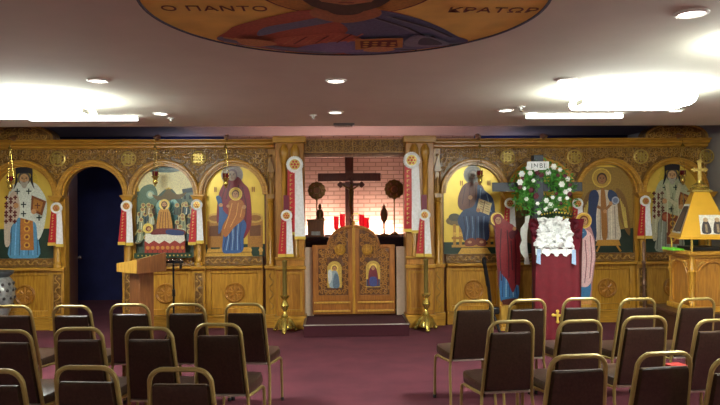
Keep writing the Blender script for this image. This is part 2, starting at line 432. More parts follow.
    cn = MB(); cn.prism([(9.235, 2.485), (9.20, 2.505), (9.20, 2.53), (9.15, 2.555), (9.15, 2.575), (9.10, 2.60), (9.10, TOP), (9.40, TOP), (9.40, 2.485)], lambda u, v, d: (d, u, v), c0, c1)
    part('cornice', cn, M['oakx'], smooth=False)
    # crown over the outermost icon
    cx = W(s * 4.57); cr = MB(); cr.prism([(cx - .46, TOP)] + [(cx - .46 * math.cos(t * PI / 24), TOP + .215 * math.sin(t * PI / 24) ** .8) for t in range(1, 24)] + [(cx + .46, TOP)], FRONT, 9.14, 9.36)
    cro = part('crown', cr, M['carved'], smooth=False)
    cs = MB().tube([(cx - .44 * math.cos(t * PI / 24), 9.135, TOP + .195 * math.sin(t * PI / 24) ** .8) for t in range(25)], .016, 6)
    scrolls(cs, lambda u, v: ((u - cx) / .38) ** 2 + ((v - TOP) / .15) ** 2 < 1, cx - .4, cx + .4, TOP, TOP + .2, .085, 9.14, .009)
    part('carved_scrolls', cs, M['relief'], parent=cro)
    # lamp brackets
    for d in (OFF[0], OFF[1], OFF[3]):
        x = W(s * d) + (.03 if s > 0 and d < 2 else 0 if s > 0 else -.05 if d > 4 else -.055 if d > 2 else -.065)
        bk = MB(); bk.prism([(9.20, TOP - .03), (9.20, TOP + .06), (9.14, TOP + .07), (8.97, TOP + .025), (8.97, TOP + .005)], lambda u, v, dd: (dd, u, v), x - .018, x + .018)
        part('lamp_bracket', bk, M['brown'], smooth=False)
# beam over the royal doors
bm = part('central_beam', MB().box(W(-.70), W(.70), 9.16, 9.36, 2.42, TOP), M['carved'], smooth=False)
lt = MB()
for k in range(11): lt.box(W(-.68 + .13 * k), W(-.668 + .13 * k), 9.148, 9.162, 2.43, 2.60)
scrolls(lt, lambda u, v: True, W(-.68), W(.70), 2.43, 2.6, .085, 9.158, .008, False)
lt.box(W(-.70), W(.70), 9.145, 9.162, 2.42, 2.436).box(W(-.70), W(.70), 9.145, 9.162, 2.595, TOP)
part('lattice_relief', lt, M['relief'], parent=bm)
part('valance', MB().box(W(-.70), W(.70), 9.25, 9.29, 2.37, 2.42), M['brown'], smooth=False)

# open side door in the left doorway
dl = MB().box(0, .045, 0, .72, .01, 2.2)
d1 = dl.build('door_1', M['brown'], smooth=False); d1.location = (-3.775, 9.41, 0); d1.rotation_euler = (0, 0, math.radians(12)); d1['kind'] = 'structure'
MB().ball((.09, .66, .93), .03).tube([(.04, .66, .93), (.09, .66, .93)], .012).build('door_knob', M['chrome'], d1)

# ------------------------------------------------------------------ painting helper
class Paint:
    def __init__(s, fn, step=.0005): s.mb = MB(); s.fn = fn; s.k = 0; s.step = step
    def poly(s, pts, col, sm=True):
        s.k += 1; s.mb.col = col if len(col) == 4 else lin(*col)
        q = smooth2(pts) if sm else pts
        s.mb.poly([s.fn(u, v, s.k * s.step) for u, v in q]); return s
    def disc(s, u, v, r, col, rz=None): return s.poly(circle(u, v, r, 18, rz), col, False)
    def line(s, pts, w, col):
        L = []; R = []
        for i, (x, y) in enumerate(pts):
            a = pts[max(i - 1, 0)]; b = pts[min(i + 1, len(pts) - 1)]
            dx, dy = b[0] - a[0], b[1] - a[1]; l = math.hypot(dx, dy) or 1
            L.append((x - dy / l * w / 2, y + dx / l * w / 2)); R.append((x + dy / l * w / 2, y - dx / l * w / 2))
        return s.poly(L + R[::-1], col, False)
    def face(s, u, v, r, skin, hair, beard=None):
        s.disc(u, v + r * .1, r * 1.12, hair, r * 1.25); s.disc(u, v - r * .1, r * .85, skin, r * 1.05)
        if beard: s.poly([(u - r * .8, v - r * .3), (u - r * .3, v - r * .5), (u + r * .3, v - r * .5), (u + r * .8, v - r * .3), (u + r * .4, v - r * 1.4), (u, v - r * 1.7), (u - r * .4, v - r * 1.4)], beard)
        for dx in (-.36, .36): s.disc(u + dx * r, v + .1 * r, r * .15, (40, 25, 18), r * .09); s.line([(u + dx * r * 1.6, v + .3 * r), (u + dx * r * .5, v + .34 * r)], r * .1, (60, 40, 24))
        s.line([(u, v + .15 * r), (u, v - .3 * r)], r * .14, (120, 76, 48)); s.line([(u - .25 * r, v - .55 * r), (u + .25 * r, v - .55 * r)], r * .12, (130, 50, 40))
        return s
    def cross(s, u, v, r, col, w=None):
        w = w or r * .45; s.line([(u - r, v), (u + r, v)], w, col); s.line([(u, v - r * 1.2), (u, v + r)], w, col); return s

GOLD = (222, 190, 74); SKIN = (196, 144, 96); DGREEN = (22, 52, 38)
def icon(off, label, fn):
    cx = W(off)
    t = thing('icon_painting', label, 'icon', (cx, 9.333, .985), 'arched icons of the screen')
    bw = RI + .02
    outline = [(-bw, 0), (bw, 0)] + arc(0, SPR - .985, bw, 0, PI, 24)
    MB().prism(outline, lambda u, v, d: (u, d, v), -.018, 0).build('gilded_board', M['gold'], t, smooth=False)
    P = Paint(lambda u, v, d: (u, -.0185 - d, v))
    fn(P)
    P.mb.build('painted_figures', M['paint'], t, smooth=False)
    return t
def pxmap(P, xc, yb):
    """sizes on an icon, taken at 70.9 units to the metre from its foot centre"""
    k = 1 / 70.9
    class Q: pass
    q = Q()
    m = lambda pts: [((x - xc) * k, (yb - y) * k) for x, y in pts]
    q.poly = lambda pts, col, sm=True: P.poly(m(pts), col, sm)
    q.disc = lambda x, y, r, col, rz=None: P.disc((x - xc) * k, (yb - y) * k, r * k, col, rz and rz * k)
    q.line = lambda pts, w, col: P.line(m(pts), w * k, col)
    q.face = lambda x, y, r, *a: P.face((x - xc) * k, (yb - y) * k, r * k, *a)
    q.cross = lambda x, y, r, col, w=None: P.cross((x - xc) * k, (yb - y) * k, r * k, col, w and w * k)
    return q

def bishop(P, xc, yb, robe, cloth2, skirt, panel):
    q = pxmap(P, xc, yb); dx = xc
    q.poly([(dx - 29, yb - 29), (dx + 29, yb - 29), (dx + 29, yb), (dx - 29, yb)], DGREEN, False)
    q.disc(dx, yb - 76, 13, (228, 196, 84)); q.disc(dx, yb - 76, 12, (214, 184, 66))
    q.poly([(dx - 15, yb - 40), (dx + 10, yb - 41), (dx + 12, yb - 20), (dx + 12, yb - 1), (dx - 16, yb - 1), (dx - 14, yb - 20)], skirt)
    for i in range(7): q.line([(dx - 13 + 4 * i, yb - 36), (dx - 15 + 4.4 * i, yb - 3)], .8, tuple(min(255, c + 50) for c in skirt) if i % 2 else tuple(int(c * .6) for c in skirt))
    q.poly([(dx - 5, yb - 42), (dx + 7, yb - 42), (dx + 8, yb - 8), (dx - 5, yb - 8)], panel, False)
    for i in range(4): q.disc(dx + 1.3, yb - 37 + 8 * i, 3, (214, 160, 60)); q.disc(dx + 1.3, yb - 37 + 8 * i, 1.6, (120, 54, 24))
    q.poly([(dx - 9, yb - 74), (dx + 7, yb - 75), (dx + 15, yb - 68), (dx + 21, yb - 54), (dx + 18, yb - 30), (dx + 12, yb - 18), (dx + 10, yb - 34), (dx + 2, yb - 38), (dx - 8, yb - 40), (dx - 14, yb - 36), (dx - 18, yb - 18), (dx - 20, yb - 40), (dx - 16, yb - 64)], robe)
    q.poly([(dx - 15, yb - 62), (dx - 9, yb - 66), (dx - 5, yb - 52), (dx - 7, yb - 40), (dx - 14, yb - 30), (dx - 15, yb - 14), (dx - 20, yb - 14), (dx - 20, yb - 44)], cloth2)
    for i in range(18): q.cross(dx - 18 + 4.2 * (i % 3), yb - 60 + 4.4 * (i // 3) + 1.5 * (i % 2), 1.9, (96, 30, 22), 1.5)
    for x, y in ((-7, -66), (4, -66), (-1, -53), (-1, -44), (9, -58), (14, -40)): q.cross(dx + x, yb + y, 2.6, (34, 50, 44), 1.2)
    q.poly([(dx + 7, yb - 62), (dx + 21, yb - 56), (dx + 17, yb - 42), (dx + 6, yb - 47)], (122, 66, 28), False)
    q.poly([(dx + 9, yb - 59), (dx + 18, yb - 55), (dx + 15.5, yb - 45), (dx + 8, yb - 49)], (176, 118, 48), False)
    q.cross(dx + 12.6, yb - 52, 2.6, (96, 30, 18), 1)
    q.disc(dx + 9, yb - 46, 2.6, SKIN); q.disc(dx - 8, yb - 52, 2.6, SKIN)
    q.face(dx, yb - 78, 5.4, (204, 158, 108), (90, 80, 66), (176, 168, 150))
    q.poly([(dx - 8, yb - 79), (dx - 7.4, yb - 92), (dx, yb - 94), (dx + 7.4, yb - 92), (dx + 8.4, yb - 76), (dx + 10, yb - 68), (dx + 6, yb - 76), (dx + 6, yb - 83), (dx - 6, yb - 83), (dx - 6, yb - 76), (dx - 10, yb - 68)], (26, 26, 34))

icon(-OFF[3], 'arched icon of a bishop in white beside the vase, light blue skirt', lambda P: bishop(P, 25, 260, (222, 228, 214), (206, 190, 168), (88, 150, 190), (178, 110, 44)))

def bishop2(P, xc, yb, *a):
    bishop(P, xc, yb, *a); q = pxmap(P, xc, yb)
    q.disc(665, 216, 5, (150, 62, 34)); q.disc(665, 216, 3, (186, 104, 60))
    for i in range(6): q.line([(656 + 5.4 * i, 192), (654 + 6 * i, 232)], .8, (120, 124, 90) if i % 2 else (214, 212, 176))
    q.line([(666, 182), (668, 198), (676, 204)], 4, (206, 200, 160)); q.line([(680, 182), (676, 198)], 4, (206, 200, 160))

icon(OFF[3], 'arched icon of a bishop behind the gold canopy, dull green and white robe', lambda P: bishop2(P, 672, 252, (186, 190, 150), (190, 184, 150), (150, 156, 140), (138, 74, 40)))

def dormition(P):
    q = pxmap(P, 163, 255)
    q.poly([(134, 190), (192, 186), (192, 255), (134, 255)], (70, 88, 74), False)
    q.poly([(140, 168), (186, 168), (188, 192), (178, 197), (166, 186), (150, 198), (138, 192)], (244, 236, 178))
    q.poly([(150, 163), (176, 163), (182, 168), (170, 171), (154, 171), (144, 169)], (64, 92, 92))
    q.poly([(136, 196), (140, 186), (150, 183), (155, 192), (152, 206), (138, 212)], (96, 122, 100)); q.disc(148, 193, 4, (150, 180, 160)); q.disc(148, 193, 2.5, (210, 216, 180))
    q.poly([(180, 188), (190, 187), (191, 214), (178, 214)], (110, 128, 112), False); q.poly([(179, 188), (191, 186), (190, 191), (180, 192)], (48, 66, 78), False)
    for x, y in ((182, 196), (187, 196), (184, 203), (188, 204)): q.poly([(x - 1, y - 2), (x + 1, y - 2), (x + 1, y + 2), (x - 1, y + 2)], (40, 52, 56), False)
    q.disc(165, 214, 14, (150, 196, 184), 19); q.disc(165, 214, 11, (92, 150, 150), 16)
    for a in range(-4, 5): q.line([(165, 214), (165 + 13 * math.sin(a * .35), 214 - 17 * math.cos(a * .35))], .6, (150, 196, 180))
    q.poly([(150, 193), (158, 195), (163, 190), (166, 187), (170, 191), (176, 193), (184, 191), (178, 197), (170, 198), (166, 200), (160, 199), (154, 198)], (104, 84, 44))
    random.seed(3)
    for i in range(70):
        x = random.choice([random.uniform(137, 154), random.uniform(176, 191)]); y = random.uniform(203, 236)
        c = random.choice([(104, 124, 104), (150, 156, 120), (70, 92, 98), (160, 138, 92), (62, 74, 60), (112, 84, 66), (180, 182, 150)])
        q.poly([(x - 3, y + 8), (x - 2.4, y + 1), (x, y - 1), (x + 2.4, y + 1), (x + 3, y + 8)], c)
        q.line([(x - 3, y + 8), (x - 2.4, y + 1)], .9, (34, 42, 36)); q.line([(x + .5, y + 2), (x, y + 8)], .7, (226, 224, 196) if i % 2 else (44, 50, 44))
        q.disc(x, y - 1, 2.2, (206, 192, 120)); q.disc(x, y - 1, 1.5, (160, 116, 78))
    q.poly([(158, 229), (159, 212), (162, 207), (168, 207), (171, 213), (172, 229)], (196, 138, 52))
    for i in range(4): q.line([(160 + 3 * i, 228), (162 + 2 * i, 210)], .7, (120, 74, 26))
    q.disc(165, 203, 5.2, (236, 208, 110)); q.face(165, 203.4, 2.7, SKIN, (70, 42, 24), (84, 52, 30))
    q.poly([(147, 231), (184, 231), (185, 241), (146, 241)], (228, 224, 204), False)
    q.poly([(146, 238), (150, 241), (155, 238), (160, 241), (165, 238), (170, 241), (175, 238), (180, 241), (185, 238), (185, 250), (146, 250)], (150, 46, 34), False)
    for i in range(8): q.disc(149 + 4.8 * i, 245, 1.8, (196, 130, 50)); q.line([(149 + 4.8 * i, 247), (149 + 4.8 * i, 250)], .8, (90, 22, 18))
    q.poly([(153, 228), (166, 226), (184, 228), (183, 233), (166, 232), (153, 232)], (118, 44, 40)); q.poly([(168, 227.4), (183, 229), (182, 233), (168, 232)], (38, 54, 104))
    q.disc(149.5, 226, 5, (232, 204, 96)); q.disc(150, 226.5, 2.7, (110, 40, 40)); q.disc(150.4, 226.6, 1.7, SKIN)
    q.poly([(136, 250), (192, 250), (192, 255), (136, 255)], (20, 56, 34), False)
    for i in range(14): q.disc(140 + 3.8 * i, 252.5, .8, (176, 150, 70))
icon(-OFF[1], 'arched icon of a crowd round a red bier, behind the wooden lectern', dormition)

def virgin(P):
    q = pxmap(P, 232, 255)
    q.poly([(202, 243), (262, 243), (262, 255), (202, 255)], DGREEN, False)
    for s0, s1 in ((205, 221), (245, 260)):
        q.poly([(s0, 220), (s1, 218), (s1, 246), (s0, 246)], (170, 116, 42), False); q.poly([(s0 + 2, 225), (s1 - 2, 224), (s1 - 2, 235), (s0 + 2, 235)], (108, 62, 24), False)
        q.disc((s0 + s1) / 2, 217, 8, (206, 164, 74), 5); q.disc((s0 + s1) / 2, 217, 6, (150, 100, 36), 3)
        for x in (s0 + 2, s1 - 2): q.line([(x, 246), (x, 254)], 3, (190, 140, 56)); q.disc(x, 249, 2.2, (214, 170, 80))
    q.poly([(206, 248), (246, 246), (250, 255), (202, 255)], (206, 158, 60), False); q.line([(204, 251.5), (249, 251)], .8, (120, 78, 26))
    q.disc(230, 174, 11, (168, 160, 146)); q.disc(230, 174, 10, (150, 142, 136))
    q.poly([(222, 182), (227, 176), (236, 176), (241, 182), (247, 190), (249, 210), (248, 226), (240, 238), (232, 226), (222, 214), (215, 222), (215, 206), (217, 192)], (130, 28, 46))
    for pts in ([(224, 184), (219, 200), (218, 214)], [(240, 186), (244, 204), (243, 224)], [(236, 184), (240, 198)], [(228, 182), (224, 198)]): q.line(pts, .9, (62, 12, 26))
    q.poly([(219, 208), (226, 214), (238, 216), (244, 224), (241, 236), (240, 250), (228, 252), (220, 250), (221, 232), (217, 220)], (52, 92, 150))
    for i in range(7): q.line([(222 + 2.8 * i, 222), (224 + 2.2 * i, 236), (221 + 2.8 * i, 249)], .8, (150, 184, 214) if i % 2 else (26, 50, 96))
    q.poly([(217, 208), (214, 196), (219, 196), (221, 210), (220, 226), (216, 232)], (58, 96, 150))
    q.poly([(227, 200), (239, 199), (243, 208), (241, 218), (232, 226), (223, 236), (220, 226), (226, 214)], (176, 106, 46))
    for pts in ([(230, 202), (227, 214), (222, 228)], [(236, 202), (234, 214), (228, 226)], [(240, 206), (238, 216)]): q.line(pts, .8, (226, 170, 90))
    q.face(230, 174.5, 4.8, (168, 146, 128), (124, 104, 108)); q.disc(233.5, 193, 6.6, (240, 210, 96)); q.disc(233.5, 193, 5.6, (220, 184, 70)); q.face(233.5, 193.4, 3.3, SKIN, (80, 50, 26))
    q.disc(219, 204, 2, SKIN); q.disc(242, 206, 2, SKIN); q.disc(226, 205, 1.6, SKIN)
    for x in (213, 214.4, 250, 252): q.line([(x, 186), (x, 191)], .8, (140, 40, 30))
icon(-OFF[0], 'arched icon of an enthroned mother in maroon holding a child', virgin)

def christ(P):
    q = pxmap(P, 472, 252)
    q.poly([(442, 240), (502, 240), (502, 252), (442, 252)], DGREEN, False)
    q.poly([(450, 214), (496, 212), (498, 222), (450, 223)], (124, 100, 54)); q.disc(453, 215, 6, (84, 78, 60), 4); q.disc(492, 213, 6, (84, 78, 60), 4)
    for x in (453, 459, 488, 494): q.line([(x, 222), (x, 244)], 3, (186, 134, 48)); q.disc(x, 232, 2, (216, 170, 74))
    q.line([(450, 236), (497, 236)], 2.4, (170, 116, 40)); q.line([(450, 244), (497, 244)], 2.6, (196, 146, 56))
    q.poly([(460, 246), (486, 246), (490, 252), (456, 252)], (208, 160, 62), False)
    q.disc(472, 172, 9.6, (146, 140, 124)); q.disc(472, 172, 8.4, (128, 120, 108))
    q.poly([(464, 181), (478, 180), (484, 190), (482, 206), (470, 210), (458, 206), (457, 194)], (112, 62, 46))
    for pts in ([(464, 184), (461, 202)], [(469, 183), (468, 204)], [(475, 183), (474, 200)]): q.line(pts, .9, (70, 32, 24))
    q.poly([(477, 182), (484, 188), (492, 196), (494, 210), (488, 220), (488, 236), (480, 241), (464, 240), (460, 228), (456, 218), (462, 208), (472, 204), (476, 194)], (42, 64, 102))
    for i in range(8): q.line([(462 + 3 * i, 214), (464 + 2.6 * i, 226), (462 + 3 * i, 238)], .9, (100, 128, 158) if i % 2 else (22, 36, 62))
    for pts in ([(480, 186), (478, 204)], [(486, 192), (490, 210)]): q.line(pts, .9, (130, 160, 190))
    q.poly([(478, 196), (491, 201), (488, 213), (475, 208)], (220, 194, 136), False); q.line([(484, 198.6), (481.4, 210.4)], .9, (130, 96, 52))
    for i in range(4): q.line([(479 + .0 * i, 199 + 2.4 * i), (483 - .2 * i, 200.6 + 2.4 * i)], .5, (120, 84, 54)); q.line([(484.8 - .3 * i, 201.2 + 2.4 * i), (488.6 - .3 * i, 202.8 + 2.4 * i)], .5, (120, 84, 54))
    q.poly([(464, 238), (472, 236), (474, 243), (464, 244)], (124, 56, 40)); q.poly([(475, 236), (484, 238), (484, 244), (475, 243)], (124, 56, 40))
    q.disc(468, 240, 2.2, SKIN, 1.4); q.disc(480, 240, 2.2, SKIN, 1.4); q.disc(469, 195, 2.2, SKIN); q.disc(477, 208, 2, SKIN)
    q.face(472, 173, 4.8, (150, 136, 120), (104, 96, 88), (112, 100, 88))
    for x in (459, 461, 487, 489): q.line([(x, 178), (x, 183)], .8, (140, 40, 30))
icon(OFF[0], 'arched icon of an enthroned figure in dark blue holding an open book', christ)

def forerunner(P):
    q = pxmap(P, 538, 252)
    q.poly([(508, 234), (568, 234), (568, 252), (508, 252)], DGREEN, False)
    q.disc(538, 182, 11, (236, 206, 96))
    q.poly([(528, 194), (548, 194), (556, 210), (552, 240), (524, 240), (520, 210)], (120, 92, 48))
    q.poly([(514, 214), (522, 212), (526, 240), (514, 242)], (112, 86, 52)); q.disc(518, 212, 4, (150, 118, 70))
    for i in range(6): q.line([(526 + 4 * i, 200), (525 + 4.6 * i, 238)], .9, (74, 56, 28))
    q.poly([(528, 206), (546, 196), (554, 214), (546, 232), (534, 236)], (60, 92, 70))
    q.face(538, 184, 5, (170, 120, 80), (60, 38, 22), (70, 46, 28))
icon(OFF[1], 'arched icon mostly hidden behind the slate cross and flower wreath', forerunner)

def deacon(P):
    q = pxmap(P, 607, 253)
    q.poly([(576, 166), (638, 166), (638, 253), (576, 253)], (150, 118, 52), False)
    q.poly([(576, 234), (638, 228), (638, 253), (576, 253)], (24, 44, 34), False)
    q.poly([(594, 190), (586, 196), (581, 214), (582, 236), (590, 226), (594, 210)], (120, 84, 40)); q.poly([(618, 188), (626, 194), (631, 212), (632, 236), (624, 224), (619, 208)], (128, 92, 44))
    for i in range(4): q.line([(590 - 1.6 * i, 198 + 3 * i), (585 - .4 * i, 228)], .8, (214, 186, 92)); q.line([(622 + 1.6 * i, 198 + 3 * i), (627 + .8 * i, 228)], .8, (214, 186, 92))
    q.disc(603, 177, 10, (222, 190, 84)); q.disc(603, 177, 8.8, (190, 152, 62))
    q.poly([(597, 190), (611, 190), (618, 198), (620, 220), (621, 240), (596, 241), (594, 216), (592, 198)], (212, 198, 176))
    for i in range(6): q.line([(598 + 3.6 * i, 206), (597 + 4 * i, 239)], .8, (150, 132, 118) if i % 2 else (238, 228, 208))
    q.poly([(596, 189), (590, 194), (589, 214), (592, 240), (597, 238), (597, 214), (600, 196)], (40, 58, 96)); q.poly([(611, 189), (618, 193), (620, 202), (614, 204), (609, 196)], (48, 66, 104))
    q.poly([(602, 190), (606, 190), (608, 214), (608, 238), (603, 238), (602, 214)], (160, 106, 50)); q.line([(598, 206), (606, 210), (612, 204)], 3, (150, 104, 62))
    q.disc(617, 200, 4, (170, 178, 196)); q.disc(617, 200, 2.6, (110, 124, 156)); q.disc(606, 211, 2, SKIN); q.disc(612, 203, 2, SKIN)
    q.poly([(598, 240), (620, 240), (622, 246), (596, 246)], (190, 136, 52), False); q.line([(600, 246), (597, 252)], 2, (186, 132, 50)); q.line([(618, 246), (622, 252)], 2, (186, 132, 50))
    q.face(603, 178, 4.7, (160, 110, 70), (66, 38, 20))
icon(OFF[2], 'arched icon of a winged figure in white robe and blue mantle', deacon)

# ------------------------------------------------------------------ central double gate
gate = thing('royal_gate', 'carved oak double gate with rounded top at the middle of the screen', 'gate', (W(-.02), 9.22, .17))
GX = W(-.02)
def hump(u):  # height of the gate above its foot at distance u from the middle
    return .96 if u >= .37 else .955 + .285 * math.sqrt(max(0, 1 - (u / .37) ** 2))
for s in (-1, 1):
    us = [.012 + (.37 - .012) * k / 14 for k in range(15)] + [.375, .575]
    top = [(s * u, hump(u)) for u in us]
    lf = MB().prism([(s * .012, 0)] + top + [(s * .575, 0)], lambda u, v, d: (u, d, v), 0, .05)
    leaf = lf.build('gate_leaf', M['door'], gate, smooth=False, bevel=.004)
    fr = MB(); fr.tube([(u, -.004, v - .03) for u, v in top[:15]], .016, 6)
    fr.box(*sorted((s * .37, s * .575)), -.018, .0, .925, .96)
    for a, b in ((.02, .075), (.50, .575)): fr.box(*sorted((s * a, s * b)), -.015, 0, .02, .93)
    fr.box(*sorted((s * .075, s * .50)), -.015, 0, .02, .06); fr.box(*sorted((s * .075, s * .50)), -.02, 0, .19, .26)
    fr.build('leaf_moulding', M['door'], leaf, bevel=.004)
    fr = MB().box(*sorted((s * .05, s * .56)), -.03, 0, 0.03, .055).box(*sorted((s * .05, s * .56)), -.03, 0, .15, .175)
    fr.build('foot_rail', M['desk'], leaf, bevel=.004)
    cv = MB(); scrolls(cv, lambda u, v: (v < hump(abs(u)) - .08) and not (abs(abs(u) - .27) < .105 and .34 < v < .77) and math.hypot(abs(u) - .19, v - .90) > .09, *sorted((s * .09, s * .49)), .28, 1.2, .064, 0, .0075)
    cv.build('carved_scrolls', M['medal'], leaf)
    bk = MB().prism([(s * .08, .265), (s * .495, .265)] + [(s * u, hump(u) - .05) for u in (.495, .38, .36, .33, .28, .22, .15, .08)], lambda u, v, d: (u, d, v), -.004, 0)
    bk.build('carved_ground', M['doorcarved'], leaf, smooth=False)
    md = MB().lathe([(.078, 0), (.078, -.016), (.064, -.026), (.055, -.012), (0, -.02)], (s * .19, 0, .90), 20, 'Y')
    for k in range(8): md.ball((s * .19 + .036 * math.cos(k * PI / 4), -.02, .90 + .036 * math.sin(k * PI / 4)), (.015, .01, .015), 6, 4)
    md.build('round_boss', M['oak'], leaf)
    P = Paint(lambda u, v, d: (s * .27 + u * 1.12, -.012 - d, .37 + v * 1.12))
    P.mb.prism([(-.09, 0), (.09, 0)] + arc(0, .24, .09, 0, PI, 14), lambda u, v, d: (s * .27 + u * 1.12, d, .37 + v * 1.12), -.012, 0)
    P.mb.c = [lin(200, 164, 74)] * len(P.mb.f)
    if s < 0:
        P.disc(.0, .24, .05, (232, 202, 100)); P.poly([(-.06, .01), (-.055, .16), (-.02, .21), (.03, .2), (.055, .12), (.05, .01)], (150, 168, 176)); P.poly([(-.02, .01), (0, .17), (.045, .15), (.06, .01)], (96, 116, 134))
        P.poly([(-.08, .2), (-.04, .22), (-.03, .12), (-.07, .05)], (206, 210, 206)); P.face(0, .24, .026, SKIN, (90, 56, 30))
    else:
        P.poly([(-.085, .01), (.085, .01), (.085, .1), (-.085, .1)], (60, 60, 92), False)
        P.disc(.0, .25, .05, (232, 202, 100)); P.poly([(-.05, .02), (-.06, .14), (-.03, .25), (.03, .25), (.06, .14), (.05, .02)], (112, 36, 46)); P.poly([(-.04, .02), (-.04, .12), (.04, .12), (.045, .02)], (60, 70, 130))
        P.face(0, .24, .024, SKIN, (96, 30, 40))
    P.mb.build('small_painting', M['paint'], leaf, smooth=False).__setitem__('label', 'small arched painting of a figure in white' if s < 0 else 'small arched painting of a figure in red')
st = MB().box(-.02, .02, -.02, .05, 0, 1.2).lathe([(.03, 1.2), (.03, 1.225), (.015, 1.235), (.028, 1.26), (.02, 1.29), (0, 1.305)], (0, .02, 0), 12)
st.build('meeting_stile', M['oak'], gate, bevel=.003)

# step platform
pl = thing('step_platform', 'low maroon carpeted step platform in front of the gate', 'platform', (.28, 8.86, 0))
MB().box(-.68, .68, -.41, .35, 0, .15).build('carpeted_block', M['stepcarpet'], pl, bevel=.008)
MB().box(-.68, .68, -.416, -.39, .150, .161).build('metal_nosing', M['rail'], pl, bevel=.005)
MB().box(-.69, -.66, -.41, .35, .14, .16).box(.66, .69, -.41, .35, .14, .16).build('side_edging', M['dark'], pl)

# ------------------------------------------------------------------ behind the gate
al = thing('altar_table', 'altar table under dark maroon cloth behind the gate', 'table', (.29, 10.75, 0))
MB().box(-.86, .86, -.5, .5, .06, 1.14).build('cloth_skirt', M['darkmaroon'], al, bevel=.01)
MB().box(-.90, .90, -.54, .54, 1.14, 1.19).build('table_top', M['darkmaroon'], al, bevel=.01)
MB().box(-.88, .88, -.52, .52, 0, .06).build('plinth', M['dark'], al)
TT = 1.19
bc = thing('wall_cross', 'large plain brown wooden cross on the brick wall', 'cross', (.28, 12.02, 1.15))
MB().box(-.075, .075, -.05, .07, 0, 1.5).build('upright', M['crosswood'], bc, bevel=.006)
MB().box(-.57, .57, -.075, -.05, .97, 1.12).build('crossbar', M['crosswood'], bc, bevel=.006)
D = .12
ac = thing('altar_crucifix', 'dark ornate crucifix with trefoil ends standing on the altar table', 'crucifix', (.275, 10.62, TT))
MB().lathe([(.12, 0), (.12, .025), (.07, .05), (.03, .12), (.045, .16), (.02, .2)], (0, 0, 0), 16).build('foot', M['oldbrass'], ac)
cr = MB().box(-.022, .022, -.012, .012, .19, 1.0 - D).box(-.16, .16, -.012, .012, .93 - D, .975 - D)
for x, z in ((-.17, .95 - D), (.17, .95 - D), (0, 1.03 - D)):
    for a in range(4): cr.ball((x + .026 * math.cos(a * PI / 2), 0, z + .026 * math.sin(a * PI / 2)), (.026, .014, .026), 8, 5)
cr.build('cross', M['crosswood'], ac)
bd = bpy.data.meshes
body = MB().tube([(0, -.03, .42), (.01, -.04, .52), (-.015, -.045, .62), (0, -.04, .74), (0, -.04, .84), (0, -.04, .89)], [.014, .022, .03, .036, .044, .02], 8)
body.tube([(-.14, -.025, .95), (-.07, -.035, .90), (0, -.04, .86), (.07, -.035, .90), (.14, -.025, .95)], [.01, .014, .02, .014, .01], 6).ball((.008, -.05, .925), (.026, .026, .034))
body.v = [(x, y, z - D) for x, y, z in body.v]
body.build('figure', M['oldbrass'], ac)
rg = MB().lathe([(.07, -.008), (.07, .008), (.055, .008), (.055, -.008), (.07, -.008)], (.07, -.05, .30), 20, 'Y', cap=False)
for k in range(10): rg.ball((.07 + .07 * math.cos(k * PI / 5), -.05, .30 + .07 * math.sin(k * PI / 5)), .014, 6, 4)
rg.build('ring_ornament', M['gilt'], ac)
for i, (x, r, lab) in enumerate(((-.285, .145, 'brown scalloped fan disc on a pole, left of the brown wall cross'), (1.0, .16, 'brown scalloped fan disc on a pole, right of the brown wall cross'))):
    f = thing('ceremonial_fan', lab, 'ceremonial fan', (x, 10.9, TT), 'pole fans beside the altar')
    MB().lathe([(.07, 0), (.07, .02), (.02, .05)], (0, 0, 0), 14).build('foot', M['oldbrass'], f)
    MB().lathe([(.011, .03), (.011, .58), (.02, .59), (.02, .63)], (0, 0, 0), 8).build('pole', M['oldbrass'], f)
    zz = .61 + r - .01
    MB().lathe([(0, -.02), (r * .35, -.024), (r * .4, -.012), (r * .85, -.012), (r, -.004), (r, .008), (0, .012)], (0, 0, zz), 48, 'Y', scallop=12, amp=.04).build('disc', M['oldbrass'], f)
    hb = MB().lathe([(r * .36, -.022), (r * .33, -.034), (0, -.036)], (0, 0, zz), 18, 'Y')
    for k in range(6): hb.ball((r * .62 * math.cos(k * PI / 3), -.014, zz + r * .62 * math.sin(k * PI / 3)), (.024, .012, .024), 8, 4)
    hb.build('boss', M['brown'], f)
VL = ('shorter red votive glass left of the altar crucifix', 'taller red votive glass left of the altar crucifix', 'taller red votive glass right of the altar crucifix', 'shorter red votive glass right of the altar crucifix')
for (x, y, h), lab in zip(((.035, 10.5, .32), (.13, 10.42, .36), (.435, 10.42, .35), (.515, 10.5, .30)), VL):
    v = thing('votive_candle', lab, 'votive candle', (x, y, TT), 'red votive glasses on the altar')
    MB().lathe([(.05, 0), (.05, .015), (.014, .03), (.014, h - .22), (.035, h - .2)], (0, 0, 0), 14).build('stand', M['oldbrass'], v)
    MB().lathe([(.032, h - .2), (.040, h - .16), (.042, h), (.036, h), (.034, h - .15), (0, h - .17)], (0, 0, 0), 16).build('glass', M['votive'], v)
tb = thing('reliquary_box', 'dark brown box on the altar under the left fan disc', 'box', (-.29, 10.5, TT))
MB().box(-.13, .13, -.1, .1, 0, .25).build('body', M['brown'], tb, bevel=.006)
MB().box(-.145, .145, -.115, .115, .25, .28).build('lid', M['brown'], tb, bevel=.006)
MB().box(-.07, .07, -.108, -.1, .03, .09).build('name_plate', M['silver'], tb)
stt = thing('figurine', 'small dark figurine standing on the brown altar box', 'figurine', (-.225, 10.5, TT + .28))
MB().lathe([(.07, 0), (.07, .02), (.05, .03), (.062, .06), (.055, .12), (.03, .155)], (0, 0, 0), 14).ball((0, 0, .185), (.026, .026, .032)).build('robed_body', M['oldbrass'], stt)
